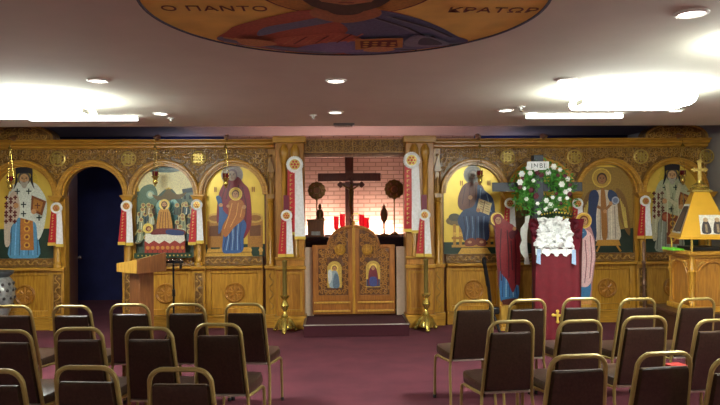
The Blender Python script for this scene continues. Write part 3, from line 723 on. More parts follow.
MB().lathe([(.03, .205), (.02, .225), (0, .25)], (0, 0, 0), 10).build('headdress', M['oldbrass'], stt)
ob = thing('oil_lamp_stand', 'slim bulbous brass lamp on the altar beside the right fan disc', 'lamp', (.80, 10.55, TT))
MB().lathe([(.07, 0), (.07, .02), (.015, .05), (.012, .21)], (0, 0, 0), 12).build('stem', M['oldbrass'], ob)
MB().lathe([(.012, .21), (.05, .27), (.06, .34), (.05, .41), (.02, .45), (.03, .47), (.012, .49), (0, .53)], (0, 0, 0), 16).build('bulb', M['brown'], ob)
for x, nm in ((-2.6, 'left'), (3.2, 'right')):  # unseen globes added to lift the dark side rooms with bluish light
    sl_ = thing('side_fill_lamp', 'added unseen bluish fill globe on the ' + nm + ' dark blue wall behind the screen', 'lamp', (x, YF, 2.3))
    MB().box(-.05, .05, -.02, 0, -.06, .06).tube([(0, -.01, 0), (0, -.12, .0), (0, -.14, .05)], .012, 8).build('wall_arm', M['whitemetal'], sl_)
    MB().ball((0, -.14, .13), .09, 14, 8).build('globe', M['bluefill'], sl_)
wu = thing('wall_uplight', 'warm trough lamp shining up the brick wall behind the altar', 'lamp', (.29, 11.93, .98))
MB().box(-.85, .85, -.06, .17, -.05, 0).box(-.85, .85, -.08, -.06, -.05, .07).build('trough', M['whitemetal'], wu)
MB().box(-.82, .82, .0, .06, .002, .035).build('lamp_tube', M['warmlight'], wu)

# ------------------------------------------------------------------ hanging oil lamps
def vigil(x, z, zt, lab):
    o = thing('vigil_lamp', lab, 'oil lamp', (x, 8.985, z), 'hanging oil lamps before the icons')
    MB().lathe([(0, -.13), (.016, -.125), (.012, -.105), (.028, -.09), (.034, -.06), (.026, -.03), (.045, 0), (.05, .012), (.04, .014), (.034, .0)], (0, 0, 0), 16).build('brass_body', M['brass'], o)
    MB().lathe([(.03, .0), (.04, .03), (.042, .075), (.036, .075), (.034, .03), (0, .02)], (0, 0, 0), 16).build('glass_cup', M['darkglass'], o)
    for k in range(3):
        a = k * 2.1 + .5; ch = MB(); ch.tube([(.048 * math.cos(a), .048 * math.sin(a), .01), (.004 * math.cos(a), .004 * math.sin(a), zt - z - .13)], .0028, 5)
        for j in range(6): t = (j + .5) / 6; ch.ball((.048 * (1 - t) * math.cos(a), .048 * (1 - t) * math.sin(a), .01 + t * (zt - z - .14)), .007, 6, 4)
        ch.build('chain', M['brass'], o)
    MB().lathe([(.0, zt - z - .15), (.03, zt - z - .14), (.012, zt - z - .11), (.004, zt - z - .09), (.004, zt - z)], (0, 0, 0), 10).build('chain_cap', M['brass'], o)
for x, z, lab in ((W(-OFF[3]) - .05, 2.035, 'brass lamp with dark red cup hanging before the bishop beside the vase'), (W(-OFF[1]) - .055, 2.09, 'brass lamp with dark red cup hanging before the crowded bier icon'),
               (W(-OFF[0]) - .065, 2.06, 'brass lamp with dark red cup hanging before the mother and child'), (W(OFF[0]) + .03, 2.08, 'brass lamp with dark red cup hanging before the book-holding enthroned figure'),
               (W(OFF[3]), 2.07, 'brass lamp with dark red cup hanging beside the gold canopy cross')):
    vigil(x, z, TOP + .01, lab)

# ------------------------------------------------------------------ rosette ribbons
def ribbon(x, z, r, lred, lwhite, y, lab, hanger=False):
    o = thing('rosette_ribbon', lab, 'ribbon', (x, y, z), 'rosette ribbons hung on the screen')
    MB().lathe([(r * .60, -.012), (r * .8, -.018), (r, -.006), (r, .004), (0, .008)], (0, 0, 0), 64, 'Y', scallop=22, amp=.03).build('pleated_rosette', M['white'], o)
    ce = MB().lathe([(r * .62, -.012), (r * .6, -.018), (0, -.02)], (0, 0, 0), 20, 'Y')
    ce.mi = 1
    for k in range(6): ce.ball((r * .36 * math.cos(k * PI / 3), -.02, r * .36 * math.sin(k * PI / 3)), (r * .13, .005, r * .13), 6, 4)
    ce.ball((0, -.02, 0), (r * .16, .006, r * .16), 6, 4)
    ce.build('rosette_centre', [M['gilt'], M['red']], o)
    def tail(x0, x1, b0, b1, L, m, nm):
        k = MB(); n = 8; pts = []
        for j in range(n + 1):
            t = j / n; yy = -.002 + .006 * math.sin(t * 5 + x0 * 40)
            pts.append((x0 + (b0 - x0) * t, x1 + (b1 - x1) * t, yy, -r * .5 - (L - r * .5) * t))
        for p, q in zip(pts, pts[1:]):
            k.hexa([(q[0], q[2] - .002, q[3]), (q[1], q[2] - .002, q[3]), (q[0], q[2] + .002, q[3]), (q[1], q[2] + .002, q[3]), (p[0], p[2] - .002, p[3]), (p[1], p[2] - .002, p[3]), (p[0], p[2] + .002, p[3]), (p[1], p[2] + .002, p[3])])
        if nm == 'red_tail':
            k.mi = 1; w = (x1 - x0) * .32; nb = int(L / (w * 2.1))
            for j in range(1, nb - 1):
                t = (j + .5) / nb; cx = (x0 + x1) / 2 + ((b0 + b1) / 2 - (x0 + x1) / 2) * t; cz = -r * .5 - (L - r * .5) * t
                k.box(cx - w * .55, cx - w * .15, -.014, -.004, cz - w * .6, cz + w * .6)
                k.box(cx - w * .2, cx + w * .55, -.014, -.004, cz + w * (.3 if j % 2 else -.1), cz + w * (.6 if j % 2 else .2))
        p = pts[-1]
        to = k.build(nm, [m, M['gilt']], o, smooth=False)
        MB().box(b0 - .003, b1 + .003, p[2] - .005, p[2] + .005, -L - .03, -L + .012).build('gold_fringe', M['gold'], to, smooth=False)
    if hanger:
        MB().box(-.04, .035, .004, .008, -.02, r + .20).build('hanging_strap', M['purple'], o, smooth=False)
    tail(-r * .85, -r * .02, -r * 1.5 if r < .1 else -r * .95, -r * .25 if r < .1 else -r * .02, lred, M['red'], 'red_tail')
    tail(0, r * .85, -r * .05, r * 1.15 if r < .1 else r * 1.2, lwhite, M['white'], 'white_tail')
ribbon(-3.77, 1.68, .078, .48, .50, 9.10, 'rosette ribbon on the column between the bishop in white and the dark doorway')
ribbon(-2.83, 1.70, .078, .50, .51, 9.10, 'rosette ribbon on the column right of the dark doorway')
ribbon(-1.88, 1.71, .078, .52, .50, 9.10, 'rosette ribbon between the crowded bier icon and the mother icon')
ribbon(-.53, 2.25, .115, .93, .99, 8.975, 'large long rosette ribbon on the post left of the gate')
ribbon(-.645, 1.555, .078, .53, .53, 8.95, 'small rosette ribbon over the left candlestick, on a purple strap', True)
ribbon(1.065, 2.30, .115, .95, .97, 8.975, 'large long rosette ribbon on the post right of the gate')
ribbon(1.235, 1.55, .078, .54, .54, 8.95, 'small rosette ribbon over the right candlestick, on a purple strap', True)
ribbon(2.455, 1.70, .078, .50, .50, 9.10, 'rosette ribbon behind the left arm of the slate cross')
ribbon(3.415, 1.69, .078, .50, .50, 9.10, 'rosette ribbon under the right arm of the slate cross')
ribbon(4.38, 1.72, .078, .50, .50, 9.10, 'rosette ribbon between the winged figure icon and the gold canopy')

# ------------------------------------------------------------------ brass floor candlesticks
cs = thing('candlestick', 'tall brass floor candlestick left of the step platform', 'candlestick', (-.665, 8.82, 0), 'brass floor candlesticks')
ft = MB()
for k in range(3):
    a = k * 2 * PI / 3 - PI / 2
    ca, sa = math.cos(a), math.sin(a)
    ft.tube([(.03 * ca, .03 * sa, .17), (.07 * ca, .07 * sa, .14), (.12 * ca, .12 * sa, .07), (.155 * ca, .155 * sa, .03)], [.04, .045, .035, .024], 8)
    ft.ball((.16 * ca, .16 * sa, .026), (.034, .034, .026), 8, 6)
ft.lathe([(.1, .06), (.085, .12), (.05, .18), (.03, .2)], (0, 0, 0), 12)
ft.build('tripod_foot', M['brass'], cs)
MB().lathe([(.03, .19), (.055, .22), (.03, .25), (.022, .28), (.05, .33), (.058, .36), (.04, .40), (.022, .43), (.05, .46), (.06, .475), (.065, .49), (.03, .50)], (0, 0, 0), 16).build('turned_stem', M['brass'], cs)
MB().lathe([(.03, .50), (.03, .93), (.036, .94), (.036, .955), (.02, .96), (0, .975)], (0, 0, 0), 14).build('candle_tube', simple('olive_gold_tube', lin(120, 104, 50), .4, .3), cs)
dup(cs, 'tall brass floor candlestick right of the step platform', (1.23, 8.82, 0))

# ------------------------------------------------------------------ lectern and stands on the left
lc = thing('lectern', 'wooden lectern with slanted desk right of the dark doorway', 'lectern', (-2.30, 7.95, 0), rz=math.radians(-40))
MB().box(-.22, .22, -.2, .2, 0, .06).build('base', M['brown'], lc, bevel=.006)
MB().box(-.10, .10, -.10, .10, .06, .92).build('post', M['brown'], lc, bevel=.006)
MB().hexa([(-.20, -.18, .93), (.20, -.18, .93), (-.20, .18, .93), (.20, .18, .93), (-.20, -.18, 1.01), (.20, -.18, 1.07), (-.20, .18, 1.07), (.20, .18, 1.13)]).build('desk', M['desk'], lc, bevel=.006)
MB().hexa([(.20, -.2, .92), (.216, -.2, .92), (.20, .19, .92), (.216, .19, .92), (.20, -.2, 1.08), (.216, -.2, 1.08), (.20, .19, 1.145), (.216, .19, 1.145)]).build('side_board', M['brown'], lc)
MB().hexa([(-.21, -.2, .92), (.20, -.2, .92), (-.21, -.18, .92), (.20, -.18, .92), (-.21, -.2, 1.02), (.20, -.2, 1.08), (-.21, -.18, 1.02), (.20, -.18, 1.08)]).build('front_board', M['desk'], lc, bevel=.004)
ms = thing('music_stand', 'thin black stand with pale clips right of the lectern', 'stand', (-1.96, 8.1, 0))
mt = MB()
for k in range(3):
    a = k * 2 * PI / 3 + .4; mt.tube([(0, 0, .3), (.2 * math.cos(a), .2 * math.sin(a), .012)], .009, 6)
mt.build('tripod_legs', M['black'], ms)
MB().lathe([(.012, .25), (.012, 1.0)], (0, 0, 0), 10).lathe([(.018, .6), (.018, .68)], (0, 0, 0), 10).build('pole', M['black'], ms)
MB().box(-.12, .12, -.02, .02, 1.0, 1.03).box(-.11, -.09, -.03, .03, .93, 1.05).box(.08, .1, -.03, .03, .93, 1.05).build('top_bar', M['black'], ms)
hk = MB()
for k in range(5): hk.ball((-.1 + .05 * k, -.025, 1.04), .016, 8, 5)
hk.build('clips', M['chrome'], ms)

vs = thing('floor_vase', 'large silver patterned vase on the floor before the bishop in white', 'vase', (-4.40, 8.75, 0))
MB().lathe([(.14, 0), (.14, .05), (.09, .09), (.1, .2), (.17, .36), (.215, .52), (.22, .64), (.19, .74), (.15, .79)], (0, 0, 0), 28).build('body', M['silver'], vs)
MB().lathe([(.15, .79), (.2, .83), (.21, .86), (.19, .86), (.14, .82), (0, .8)], (0, 0, 0), 28).build('rim', simple('grey_rim', lin(90, 98, 104), .4, .3), vs)
pt = MB()
for j, z in enumerate((.42, .52, .62, .70)):
    rr = (.188, .212, .216, .2)[j]
    for k in range(14): a = 2 * PI * k / 14 + j * .2; pt.ball((rr * math.cos(a), rr * math.sin(a), z), (.022, .022, .022), 6, 4)
pt.build('raised_pattern', M['ventmetal'], vs)

mc = thing('microphone_stand', 'black microphone stand between the open-book icon and the robed cutout', 'stand', (1.86, 7.9, 0))
mb = MB()
for k in range(3):
    a = k * 2 * PI / 3 + .9; mb.tube([(.03, 0, .45), (.05 + .26 * math.cos(a), .26 * math.sin(a), .012)], .014, 6)
mb.build('tripod_legs', M['black'], mc)
MB().tube([(.04, 0, .3), (0, 0, .72)], .02, 8).tube([(0, 0, .7), (-.05, 0, 1.0)], .024, 8).build('pole', M['black'], mc)
MB().lathe([(.028, 0), (.03, .06), (.0, .09)], (-.05, 0, .97), 10).build('microphone', M['black'], mc)
MB().box(.0, .13, -.04, .02, .36, .45).build('coiled_cable', M['plate'], mc, bevel=.02)

# ------------------------------------------------------------------ slate cross, wreath, cutouts, draped stand
kx = thing('slate_cross', 'tall dark slate cross with a white name board, behind the draped stand', 'cross', (2.675, 8.6, 0))
MB().box(-.062, .062, -.11, .03, .06, 2.33).build('upright', M['greycross'], kx, bevel=.006)
MB().box(-.60, .60, -.045, -.03, 1.855, 1.975).build('crossbar', M['greycross'], kx, bevel=.005)
MB().box(-.3, .3, -.25, .25, 0, .06).build('base', M['dark'], kx)
sb = MB().box(-.16, .13, -.128, -.11, 2.135, 2.245).build('name_board', M['white'], kx, bevel=.003)
def lettering(txt, name, parent, loc, rot, size, m, align='CENTER', space=1.0):
    cu = bpy.data.curves.new(name, 'FONT'); cu.body = txt; cu.size = size; cu.extrude = .001; cu.align_x = align; cu.space_character = space
    tmp = bpy.data.objects.new('tmp', cu); C.objects.link(tmp)
    bpy.context.view_layer.update()
    me = bpy.data.meshes.new_from_object(tmp.evaluated_get(bpy.context.evaluated_depsgraph_get()))
    bpy.data.objects.remove(tmp)
    me.materials.clear(); me.materials.append(m)
    o = bpy.data.objects.new(name, me); C.objects.link(o); o.parent = parent; o.location = loc; o.rotation_euler = rot
    return o
lettering('INBI', 'lettering', sb, (-.015, -.1295, 2.16), (PI / 2, 0, 0), .085, M['greycross'], space=1.25)

wr = thing('flower_wreath', 'round green wreath with white and burgundy flowers on the slate cross', 'wreath', (2.745, 8.565, 1.895))
random.seed(11)
lv = MB()
for i in range(1500):
    a = random.uniform(0, 2 * PI); rr = random.gauss(.235, .085)
    if rr < .07 or rr > .41: continue
    low = .04 if math.sin(a) < -.3 else 0
    u, w, y = (rr + low) * math.cos(a) * 1.1, (rr + low * 1.3) * math.sin(a) * .92, random.uniform(-.09, .0)
    d = Vector((random.gauss(0, 1), random.gauss(0, .6) - .5, random.gauss(0, 1))).normalized(); e = d.orthogonal().normalized(); L = random.uniform(.04, .075); b = .017
    c = Vector((u, y, w)); lv.poly([c, c + d * L * .5 + e * b, c + d * L, c + d * L * .5 - e * b])
lv.tube([(.245 * 1.1 * math.cos(k * PI / 16), -.02, .245 * .92 * math.sin(k * PI / 16)) for k in range(32)], .055, 8, True)
lv.build('foliage', M['leaf'], wr, smooth=False)
def blossom(r):
    m = MB()
    for ring, (n, t) in enumerate(((6, .95), (5, .6), (3, .3))):
        for k in range(n):
            a = 2 * PI * k / n + ring * .5; m.ball((r * t * .75 * math.cos(a), -r * .25 - ring * r * .16, r * t * .75 * math.sin(a)), (r * .46, r * .28, r * .46), 7, 4)
    return m
wf = blossom(.030).build('white_flower', M['blossom'], wr); bf = blossom(.029).build('burgundy_flower', M['burgundy'], wr)
wpos = [(-.30, .19), (-.22, .27), (-.12, .25), (-.05, .28), (.12, .28), (.2, .24), (.31, .12), (-.27, .0), (-.33, .08), (-.24, -.14), (.02, -.16), (.1, -.12), (.08, -.22), (.2, -.14), (.27, -.05), (.3, -.13), (.14, -.3), (-.08, -.32), (.02, -.27), (-.15, .1), (.22, .05), (.33, -.02), (-.19, .2), (-.1, -.2), (.05, .2)]
bpos = [(-.32, .02), (.27, .16), (-.1, .2), (.22, -.2), (-.18, -.02), (.33, .04), (.24, .1), (-.29, .13), (-.12, -.1), (.18, .17), (.33, -.08), (.15, -.07), (-.04, .18)]
for src, pos in ((wf, wpos), (bf, bpos)):
    for i, (u, w) in enumerate(pos):
        o = src if i == 0 else src.copy()
        if i: C.objects.link(o); o.parent = wr
        o.location = (u, -.075 - .012 * (i % 3), w); k = (1.25, .9, 1.05, .8)[i % 4]; o.scale = (k, k, k)

def cutout(name, label, x, outline, paintfn, base):
    o = thing(name, label, 'cutout figure', (x, 8.78, 0), 'painted figures beside the slate cross')
    MB().prism(outline, lambda u, v, d: (u, d, v), 0, .02).build('cut_board', M['brown'], o, smooth=False)
    P = Paint(lambda u, v, d: (u, -.0005 - d, v)); P.poly(outline, base, False); paintfn(P)
    P.mb.build('painted_robes', M['paint'], o, smooth=False)
    MB().box(-.14, .14, -.09, .11, 0, .04).box(-.10, .10, -.06, -.0, .04, .33).box(-.1, .1, .02, .06, .04, .5).build('pedestal', M['desk'], o, bevel=.005)
    return o
def mary(P):
    P.disc(-.13, 1.49, .092, (236, 206, 96)); P.disc(-.13, 1.49, .078, (206, 166, 62))
    P.poly([(-.10, .42), (-.02, .40), (.14, .42), (.15, .62), (.10, .9), (-.08, .9)], (56, 112, 160))
    for i in range(5): P.line([(-.07 + .05 * i, .44), (-.05 + .035 * i, .86)], .012, (150, 190, 214) if i % 2 else (26, 60, 104))
    P.poly([(-.19, 1.50), (-.15, 1.555), (-.09, 1.555), (-.04, 1.49), (.07, 1.41), (.17, 1.30), (.18, 1.0), (.17, .62), (.12, .6), (.07, .5), (.0, .66), (-.08, .76), (-.135, .9), (-.15, 1.2), (-.15, 1.36)], (132, 30, 38))
    for pts in ([(-.08, 1.36), (-.1, 1.0), (-.08, .66)], [(0, 1.34), (.02, 1.0), (.02, .7)], [(.1, 1.34), (.12, 1.0), (.11, .62)], [(.05, 1.2), (.07, .8)]): P.line(pts, .014, (66, 10, 24))
    P.poly([(.02, 1.30), (.12, 1.36), (.14, 1.30), (.06, 1.22)], (88, 18, 34)); P.disc(.10, 1.36, .026, SKIN); P.face(-.12, 1.475, .048, (176, 122, 82), (104, 22, 38))
    P.poly([(-.08, .40), (-.02, .34), (.1, .34), (.14, .42)], (90, 40, 26))
oM = [(-.06, .34), (.11, .34), (.15, .6), (.18, .95), (.185, 1.30), (.07, 1.42)] + arc(-.13, 1.49, .098, -.5, PI + .7, 16) + [(-.17, 1.36), (-.155, 1.1), (-.12, .6)]
cutout('saint_cutout', 'flat painted cutout of a haloed woman in dark red left of the slate cross', 2.325, oM, mary, (104, 26, 36))
def john(P):
    P.disc(.04, 1.46, .108, (240, 208, 96)); P.disc(.04, 1.46, .094, (214, 168, 60))
    P.poly([(-.06, .40), (.1, .40), (.12, .66), (-.04, .7)], (64, 124, 170))
    P.poly([(-.10, 1.34), (.06, 1.34), (.16, 1.24), (.19, 1.0), (.16, .8), (.13, .62), (.05, .56), (-.05, .62), (-.08, .9), (-.15, 1.1)], (248, 204, 202))
    for pts in ([(.1, 1.26), (.12, 1.0), (.09, .68)], [(.03, 1.2), (.05, .9), (.02, .62)], [(-.04, 1.12), (-.03, .74)]): P.line(pts, .016, (246, 212, 208)); P.line([(u + .025, v) for u, v in pts], .012, (170, 96, 104))
    P.poly([(-.16, 1.30), (-.09, 1.36), (.03, 1.36), (.08, 1.28), (0, 1.2), (-.08, 1.14), (-.17, 1.16)], (76, 120, 166)); P.line([(-.15, 1.24), (-.04, 1.3), (.04, 1.3)], .014, (160, 194, 214))
    P.disc(-.09, 1.36, .03, SKIN); P.face(.04, 1.455, .056, (206, 150, 104), (116, 60, 28))
    P.poly([(-.06, .33), (.12, .33), (.12, .40), (-.05, .41)], (206, 150, 84))
oJ = [(-.06, .31), (.13, .31), (.15, .6), (.2, .95), (.19, 1.2), (.15, 1.34)] + arc(.04, 1.46, .113, -.7, PI + .6, 16) + [(-.17, 1.36), (-.19, 1.2), (-.14, 1.02), (-.09, .7)]
cutout('saint_cutout', 'flat painted cutout of a haloed man in pink right of the slate cross', 3.335, oJ, john, (196, 136, 138))

ds = thing('draped_stand', 'slant-topped stand draped in maroon cloth with a gold cross', 'stand', (2.735, 8.0, 0), rz=math.radians(-18))
dr = MB(); n = 40
def drp(t, z):
    # outline of the hanging cloth, t runs round three sides
    fold = .014 * math.sin(t * 46) * (1 - z / 1.2)
    w0 = .245 + .02 * (1 - z / 1.13)
    if t < .25: return (-w0 - fold, .28 - (t / .25) * .55)
    if t < .75: return (-w0 + (t - .25) / .5 * 2 * w0, -.27 - .03 * (1 - z / 1.13) - fold)
    return (w0 + fold, -.27 + (t - .75) / .25 * .55)
for zi in range(9):
    for i in range(n + 1):
        t = i / n; z0 = zi / 8; x, y = drp(t, z0 * 1.13)
        back = max(0, (y + .27) / .55); zt = 1.13 + .36 * back
        dr.v.append((x * (1 + .30 * back * z0), y, .01 + (zt - .01) * z0))
for zi in range(8):
    for i in range(n): a = zi * (n + 1) + i; dr.face((a, a + 1, a + n + 2, a + n + 1))
dr.build('maroon_drape', M['maroon'], ds)
MB().hexa([(-.24, -.26, 1.08), (.24, -.26, 1.08), (-.30, .27, 1.42), (.30, .27, 1.42), (-.245, -.27, 1.13), (.245, -.27, 1.13), (-.36, .28, 1.50), (.34, .28, 1.50)]).build('slanted_top', M['maroon'], ds)
MB().box(-.22, .22, -.2, .25, 0, 1.1).build('inner_frame', M['dark'], ds)
gc = MB().box(-.012, .012, -.335, -.315, .30, .42).box(-.045, .045, -.335, -.315, .36, .385)
for x, z in ((0, .42), (0, .295), (-.05, .372), (.05, .372)): gc.ball((x, -.325, z), (.02, .01, .02), 8, 5)
gc.build('gold_cross', M['gold'], ds)
sh = thing('flower_strewn_cloth', 'white cloth heaped with white blossoms on the maroon draped stand', 'cloth', (2.725, 8.0, 1.13), rz=math.radians(-18))
SL = lambda u, v, h=0: (u * (.82 + .1 * v), -.27 + .55 * v - h * .55, .005 + .37 * v + h * .83)   # on the slope
cm = MB(); gx, gy = 16, 10
for j in range(gy + 1):
    for i in range(gx + 1): e_ = 1 - .28 * j / gy + .05 * math.sin(j * 2.3); u = (-.29 + .54 * i / gx) * e_; v = .02 + .88 * j / gy + .03 * math.sin(i * 1.4); cm.v.append(SL(u, v, .02 + .012 * math.sin(i * 1.9) * math.cos(j * 1.7)))
for j in range(gy):
    for i in range(gx): a = j * (gx + 1) + i; cm.face((a, a + 1, a + gx + 2, a + gx + 1))
for i in range(30):
    u = -.29 + .54 * i / 29; p = SL(u, .01, .02); q = (p[0] + .008 * math.sin(i * 2), p[1] - .02 + .012 * math.cos(i * 1.7), p[2] - .07 - .02 * math.sin(i * .9))
    if i: cm.poly([lp_, p, q, lq_])
    lp_, lq_ = p, q
cm.build('cloth', M['white'], sh)
bl = blossom(.042).build('white_blossom', M['blossom'], sh); random.seed(5)
first = True
for j in range(7):
    for i in range(10):
        if (i + j) % 5 == 4 and j > 3: continue
        u = -.27 + .50 * (i + .5 * (j % 2)) / 10 + random.uniform(-.015, .015); v = .06 + .84 * j / 6.6 + random.uniform(-.03, .03)
        o = bl if first else bl.copy()
        if not first: C.objects.link(o); o.parent = sh
        first = False; u *= 1 - .28 * v; o.location = SL(u, v, .035 + random.uniform(0, .03)); o.rotation_euler = (-.8, 0, random.uniform(0, 6)); k = random.uniform(.75, 1.2); o.scale = (k, k, k)
df = blossom(.034).build('dark_flower', M['burgundy'], sh)
for i, (u, v) in enumerate(((-.30, .55), (-.31, .7), (-.27, .84), (-.29, .42), (.30, .5), (.28, .64), (.31, .36), (.27, .8))):
    o = df if i == 0 else df.copy()
    if i: C.objects.link(o); o.parent = sh
    o.location = SL(u, v, .04); o.rotation_euler = (-.8, 0, i)
gl = MB()
for i in range(150):
    t = random.random(); u = -.2 + .42 * t; c = Vector(SL(u, .98 + random.uniform(-.06, .05), .05 + .03 * math.sin(t * PI) + random.uniform(-.015, .03))); d = Vector((random.gauss(0, 1), -.5, random.gauss(0, 1))).normalized(); e = d.orthogonal().normalized()
    gl.poly([c, c + d * .025 + e * .01, c + d * .05, c + d * .025 - e * .01])
gl.tube([SL(-.2 + .42 * k / 12, .98, .05 + .03 * math.sin(k / 12 * PI)) for k in range(13)], .022, 6)
gl.build('leaf_garland', simple('dark_leaves', lin(40, 56, 30), .5, 0, .3), sh, smooth=False)
gb = MB()
for k in range(11): gb.ball(SL(-.18 + .38 * k / 10, .95, .085 + .03 * math.sin(k / 10 * PI)), .012, 6, 4)
gb.build('gold_beads', M['gold'], sh)
for x in (-.2, .2):
    MB().hexa([(x - .03, -.335, -.14), (x + .02, -.335, -.16), (x - .03, -.33, -.14), (x + .02, -.33, -.16), (x - .02, -.31, .02), (x + .02, -.31, .02), (x - .02, -.30, .02), (x + .02, -.30, .02)]).build('ribbon_end', M['blue'], sh)
tu = MB()
for i in range(9):
    t = i / 8; tu.v += [(-.31 - .035 * math.sin(t * 3), .22 - .1 * t, .42 - .62 * t), (-.37 - .06 * math.sin(t * 3) + .02 * math.sin(i * 2), .2 - .1 * t, .40 - .60 * t)]
    if i: tu.face((2 * i - 2, 2 * i - 1, 2 * i + 1, 2 * i))
tu.build('tulle_veil', M['tulle'], sh)

# ------------------------------------------------------------------ canopied shrine on the right
pd = MB().box(-.39, .39, -.38, .40, 0, .40).box(-.41, .41, -.40, .42, .40, .45).build('podium', M['dark'], None, bevel=.008)
pd.location = (4.26, 7.57, 0); tag(pd, 'low dark wooden podium under the gold canopied shrine', 'podium')
sr = thing('candle_shrine', 'oak arched shrine cabinet with a gold pyramid canopy and cross', 'shrine', (4.295, 7.57, .45))
MB().box(-.235, .235, -.235, .235, .03, .62).build('cabinet', M['medal'], sr, smooth=False)
MB().box(-.27, .27, -.27, .27, 0, .06).build('foot', M['oakx'], sr, bevel=.006)
MB().box(-.27, .27, -.27, .27, .62, .65).box(-.30, .30, -.30, .30, .65, .69).build('cabinet_top', M['oakx'], sr, bevel=.006)
for ux, uy, vx, vy in ((1, 0, 0, -1), (0, -1, -1, 0), (1, 0, 0, 1), (0, 1, 1, 0)):
    fn = lambda u, v, d: (u * ux + d * vx, u * uy + d * vy, v)
    ar = MB().prism([(-.19, .09), (-.16, .09), (-.16, .40)] + arc(0, .40, .16, PI, 0, 16)[1:] + [(.16, .09), (.19, .09), (.19, .60), (-.19, .60)], fn, .235, .255)
    ar.tube([fn(u, v, .255) for u, v in arc(0, .40, .17, PI, 0, 16)], .008, 6)
    ao = ar.build('arched_panel', M['medal'], sr)
    for c in (-1, 1):
        k = MB().tube([fn(c * (.11 + .022 * q), .565 - .02 * q * q * .3, .258) for q in range(4)], .012, 6)
        for q in range(4): k.ball(fn(c * (.11 + .022 * q), .565 - .02 * q * q * .3, .258), .016, 6, 4)
        k.build('corner_carving', M['relief'], ao)
for cx in (-.225, .225):
    for cy in (-.225, .225):
        MB().lathe([(.035, .06), (.035, .10), (.026, .12), (.026, .40), (.034, .42), (.045, .46), (.03, .48), (.03, .62)], (cx, cy, 0), 12).build('corner_column', M['oak'], sr)
        MB().lathe([(.014, .69), (.012, .83)], (cx, cy, 0), 8).build('canopy_post', M['brass'], sr)
MB().box(-.18, .18, -.18, .18, .69, .73).build('sand_tray', M['plate'], sr)
MB().box(-.29, .29, -.29, .29, .825, .84).box(-.275, .275, -.275, .275, .84, .862).build('canopy_rim', M['canopy'], sr, bevel=.004).rotation_euler = (0, 0, math.radians(-15))
b0, b1, z0, z1 = .268, .08, .862, 1.37
MB().hexa([(-b0, -b0, z0), (b0, -b0, z0), (-b0, b0, z0), (b0, b0, z0), (-b1, -b1, z1), (b1, -b1, z1), (-b1, b1, z1), (b1, b1, z1)]).build('canopy_roof', M['canopy'], sr, smooth=False).rotation_euler = (0, 0, math.radians(-15))
MB().box(-.11, .11, -.11, .11, 1.37, 1.39).lathe([(.10, 1.39), (.11, 1.41), (.08, 1.43), (.085, 1.45), (.03, 1.48), (.03, 1.5)], (0, 0, 0), 16).build('canopy_cap', M['brass'], sr).rotation_euler = (0, 0, math.radians(-15))
cc = MB().box(-.018, .018, -.012, .012, 1.49, 1.72).box(-.055, .055, -.012, .012, 1.615, 1.645)
for x, z in ((-.06, 1.63), (.06, 1.63), (0, 1.725)):
    for a in range(4): cc.ball((x + .018 * math.cos(a * PI / 2), 0, z + .014 * math.sin(a * PI / 2)), (.016, .013, .016), 8, 5)
cc.build('cross', M['gilt'], sr).rotation_euler = (0, 0, math.radians(-15))
def slope_front(u, t, h=.002):
    w = b0 + (b1 - b0) * t; nn = (z1 - z0); l = math.hypot(nn, b0 - b1)
    return (u, -w - h * nn / l, z0 + (z1 - z0) * t + h * (b0 - b1) / l)
P = Paint(lambda u, v, d: slope_front(u, v, .003 + d))
P.poly([(-.06, .04), (.21, .04), (.19, .47), (-.06, .47)], (226, 222, 206), False)
for x in (.005, .125):
    P.poly([(x - .045, .07), (x + .045, .07), (x + .035, .28), (x, .36), (x - .035, .28)], (70, 62, 60)); P.disc(x, .36, .026, (190, 160, 120), .05); P.poly([(x - .012, .08), (x + .012, .08), (x + .012, .26), (x - .012, .26)], (150, 130, 100), False)
P.mb.build('picture_card', M['paint'], sr, smooth=False).rotation_euler = (0, 0, math.radians(-15))
P = Paint(lambda u, v, d: (lambda q: (q[1], u, q[2]))(slope_front(u, v, .003 + d)))
P.poly([(-.20, .05), (.20, .05), (.13, .72), (-.13, .72)], (224, 220, 206), False); P.poly([(-.175, .09), (.175, .09), (.115, .67), (-.115, .67)], (44, 38, 34), False)
P.poly([(-.1, .12), (.1, .12), (.06, .5), (-.06, .5)], (92, 70, 50))
P.mb.build('side_picture', M['paint'], sr, smooth=False).rotation_euler = (0, 0, math.radians(-15))
gt = thing('green_tray', 'bright green tray under the left side of the gold canopy', 'tray', (3.965, 7.62, 1.14))
MB().box(-.03, .09, -.12, .12, .0, .012).box(-.035, -.022, -.13, .13, .0, .03).box(.085, .092, -.13, .13, 0, .02).build('tray_body', M['green'], gt)

pw = thing('metal_pole', 'slim pale metal pole standing below the ribbon left of the canopied shrine', 'pole', (4.28, 8.95, 0))
MB().lathe([(.09, 0), (.09, .02), (.02, .04)], (0, 0, 0), 16).build('foot', M['chrome'], pw)
MB().lathe([(.02, .03), (.02, .55), (.03, .56), (.03, .6), (.02, .62), (.02, .85), (.032, .87), (.02, .89), (.018, 1.15), (0, 1.17)], (0, 0, 0), 12).build('shaft', simple('pale_pole', lin(140, 108, 88), .3, .5), pw)

